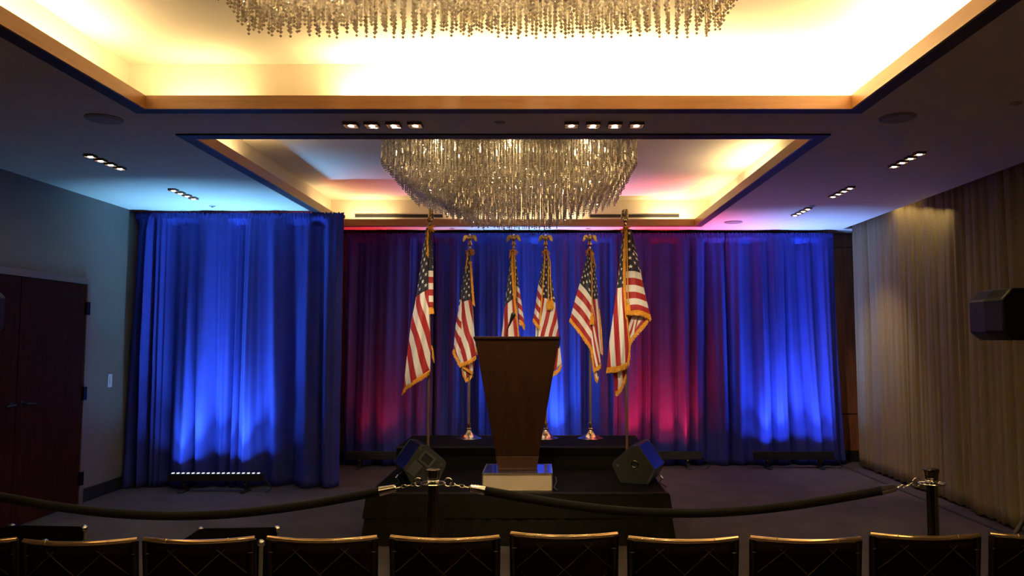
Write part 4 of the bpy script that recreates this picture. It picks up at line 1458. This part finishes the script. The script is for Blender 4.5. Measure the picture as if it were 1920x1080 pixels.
# ------------------------------------------------------------------ chairs of the front row
def make_chair(label):
    root = thing('bamboo_chair', label, 'chair', (0, 0, 0), 0, 'row of dark chairs at the front')
    H, HW = .92, .187
    def yb(x, z):                      # back curves round the sitter and leans away from the stage
        return -.028 * (1 - (x / HW) ** 2) - .10 * (z - .45)
    rail = MB()
    xs = [(-HW - .004) + (2 * HW + .008) * k / 24 for k in range(25)]
    pts, rad = [], []
    for k, x in enumerate(xs):
        pts.append((x, yb(x, H), H - .012 - .0045 * (1 - (x / HW) ** 2)))
        rad.append(.0092)
    rail.tube(pts, rad, 14)
    tr_ = rail.build('top_rail', M['chair_rail'], root)
    nd = MB()
    for x in (-.105, .105):
        c = Vector((x, yb(x, H), H - .012 - .0045 * (1 - (x / HW) ** 2)))
        nd.torus(c.to_tuple(), .0090, .0018, m=Matrix.Rotation(PI / 2, 3, 'Y'), seg=18, ts=6)
    nd.build('bamboo_node', M['chair_rail'], tr_)
    for s in (-1, 1):
        st_ = MB()
        st_.tube([(s * (HW - .012), .045, 0), (s * (HW - .012), .02, .25), (s * (HW - .010), .0, .45), (s * (HW - .006), yb(HW, .7), .7), (s * (HW - .003), yb(HW, H), H - .014)],
                 [.013, .014, .0145, .0135, .0125], 12)
        for z in (.30, .55, .72, .86):
            st_.torus((s * (HW - .008), yb(HW, z) if z > .45 else .012, z), .0135, .0025, seg=16, ts=6)
        st_.build('back_post', M['chair_wood'], root)
    pn = MB()
    N, K = 16, 10
    for j in range(K + 1):
        z = .50 + (H - .025 - .50) * j / K
        for i in range(N + 1):
            x = -HW + .014 + (2 * HW - .028) * i / N
            pn.v.append((x, yb(x, z), z))
    for j in range(K):
        for i in range(N):
            a = j * (N + 1) + i
            pn.f.append((a, a + 1, a + N + 2, a + N + 1))
    pn.build('back_panel', M['chair_back'], root, solid=.014)
    # diamond lattice of thin rods on the back of the panel
    top, bot = H - .040, .52
    lines = []
    for x0 in (-.10, .07, .24, .41, -.27):
        lines.append((x0, 1))
    for x0 in (.10, -.07, -.24, -.41, .27):
        lines.append((x0, -1))
    for x0, sg in lines:
        pp = []
        for k in range(25):
            t = k / 24
            z = top + (bot - top) * t
            x = x0 + sg * .47 * t * .84
            if abs(x) < HW - .016:
                pp.append((x, yb(x, z) - .0095, z))
        if len(pp) > 2:
            MB().tube(pp, .0026, 8).build('lattice_rod', M['chair_rod'], root)
    MB().tube([(-HW + .015, yb(HW, .5), .50), (0, yb(0, .5), .50), (HW - .015, yb(HW, .5), .50)], .011, 12).build('lower_rail', M['chair_wood'], root)
    MB().box(0, .20, .435, .39, .40, .03).build('seat', M['chair_wood'], root, smooth=False, bevel=.008)
    MB().box(0, .20, .470, .37, .37, .045).build('cushion', M['seat'], root, smooth=True, bevel=.016)
    for s in (-1, 1):
        lg = MB()
        lg.tube([(s * .178, .385, 0), (s * .176, .38, .22), (s * .175, .375, .43)], [.013, .0145, .015], 12)
        lg.build('leg', M['chair_wood'], root)
    sb = MB()
    for z in (.14, .30):
        sb.tube([(-.172, .378, z), (.172, .378, z)], .009, 8)
        for s in (-1, 1):
            sb.tube([(s * .178, .03, z + .03), (s * .176, .38, z + .03)], .009, 8)
    sb.build('stretchers', M['chair_wood'], root)
    return root

chairs = [(-75, 1007, 'dark chair at the left end of the row, cut by the picture edge', 2),
          (150, 1008, 'dark chair second from the left, before the leftmost black case', 3),
          (373, 1005, 'dark chair third from the left, before the case with chrome corners', 2),
          (604, 1003, 'dark chair between the chrome-cornered case and the left rope post', 1),
          (834, 1002, 'dark chair straight in front of the left rope post', 0),
          (1058, 996, 'dark chair in the middle of the row, standing slightly highest', -1),
          (1281, 1004, 'dark chair before the right front corner of the stage', -1),
          (1511, 1004, 'dark chair next left of the one before the right rope post', -2),
          (1735, 998, 'dark chair straight in front of the right rope post', -2),
          (1961, 998, 'dark chair at the right end of the row, cut by the picture edge', -3)]
proto = None
for px, py, label, rz in chairs:
    if proto is None:
        proto = make_chair(label)
        o = proto
    else:
        o = copy_tree(proto)
    o['label'] = label
    Y = depth_at(py, .918)
    p = at(px, py, Y)
    o.location = (p.x, Y + .047, 0)
    o.rotation_euler = (0, 0, R(rz))


# ------------------------------------------------------------------ road cases behind the chairs
def road_case(label, x, y, w, d, h, rz):
    root = thing('road_case', label, 'case', (x, y, 0), rz, 'black cases behind the chair row')
    MB().box(0, 0, h / 2 - .04, w - .012, d - .012, h - .09).build('body', M['case'], root, smooth=False, bevel=.004)
    MB().box(0, 0, h - .042, w - .012, d - .012, .078).build('lid', M['case'], root, smooth=False, bevel=.006)
    e = MB()
    for sx in (-1, 1):
        for sy in (-1, 1):
            e.box(sx * (w / 2 - .008), sy * (d / 2 - .008), h / 2, .018, .018, h - .02)
    e.build('corner_angle', M['alu'], root, smooth=False, bevel=.002)
    for sx in (-1, 1):
        for sy in (-1, 1):
            for z in (.022, h - .016):
                c = MB()
                c.ball((sx * (w / 2 - .010), sy * (d / 2 - .010), z), .023, seg=14, rings=9)
                c.build('ball_corner', M['chrome'], root)
    MB().box(0, -d / 2, h - .085, .09, .012, .07).build('latch', M['chrome'], root, smooth=False, bevel=.003)
    return root

road_case('black road case with chrome ball corners behind the third chair from the left', at(420, 1010, 4.42).x, 4.50, .46, .34, .50, R(4))
road_case('black road case at the left edge, behind the leftmost chairs', at(25, 1000, 4.3).x, 4.42, .46, .34, .53, R(-4))


# ------------------------------------------------------------------ loudspeakers on tripod stands at the sides
def tripod_speaker(label1, label2, x, y, zc, yaw, mirror, phase):
    s = -1 if mirror else 1
    t = thing('speaker_stand', label1, 'speaker stand', (x, y, 0), phase, 'tripod speaker stands beside the chairs')
    MB().tube([(0, 0, .10), (0, 0, zc - .14)], .0175, 14).build('pole', M['black_trim'], t)
    MB().lathe([(.026, .68), (.032, .69), (.032, .76), (.026, .77)], 18).build('collar', M['plastic'], t)
    MB().lathe([(.024, .22), (.030, .23), (.030, .28), (.024, .29)], 18).build('lower_collar', M['plastic'], t)
    for k in range(3):
        a = k * 2 * PI / 3
        c, sn = math.cos(a), math.sin(a)
        MB().tube([(c * .03, sn * .03, .74), (c * .52, sn * .52, .016)], .013, 10).build('leg', M['black_trim'], t)
        MB().tube([(c * .025, sn * .025, .26), (c * .25, sn * .25, .41)], .008, 8).build('brace', M['black_trim'], t)
        MB().ball((c * .52, sn * .52, .018), .018, seg=12, rings=8).build('foot', M['plastic'], t)
    r = thing('loudspeaker', label2, 'speaker', (x, y, zc), yaw, 'loudspeakers on tripod stands')
    hw, hh, d = .235, .133, .15
    poly = [(-hw, -hh + .042), (-hw + .055, -hh), (hw - .055, -hh), (hw, -hh + .042), (hw, hh - .055), (hw - .055, hh), (-hw + .055, hh), (-hw, hh - .055)]
    c = MB()
    # near face narrower than far face: the ends slope back
    n = len(poly)
    vs = [(px * .90, -d, pz) for px, pz in poly] + [(px, -.02, pz) for px, pz in poly] + [(px * .98, d, pz) for px, pz in poly]
    fs = [tuple(range(n)), tuple(range(3 * n - 1, 2 * n - 1, -1))]
    for lay in (0, 1):
        for i in range(n):
            j = (i + 1) % n
            fs.append((lay * n + i, lay * n + n + i, lay * n + n + j, lay * n + j))
    c.add(vs, fs)
    c.build('cabinet', M['plastic_shell'], r, smooth=False, bevel=.008)
    g = [(px * .9, d + .001, pz * .88) for px, pz in poly]
    MB().prism(g, (0, .012, 0)).build('grille', M['grille'], r, smooth=False)
    MB().lathe([(.022, -hh - .012), (.026, -hh - .008), (.026, -hh + .004)], 18).build('pole_socket', M['plastic'], r)
    MB().tube([(s * -.04, -.10, -hh + .01), (s * -.03, -.10, -hh - .06), (s * .01, -.04, -hh - .14), (s * .018, -.03, -hh - .2)], .005, 8).build('cable', M['vent'], r)

tripod_speaker('black tripod stand at the right edge, one leg slanting behind the chairs', 'black loudspeaker at the right edge, before the sheer curtain',
               2.555, 4.05, 1.735, R(-3), False, R(180))
tripod_speaker('black tripod stand beyond the left edge', 'black loudspeaker at the left edge in front of the mahogany door', -3.14, 4.05, 1.76, R(5), True, R(0))
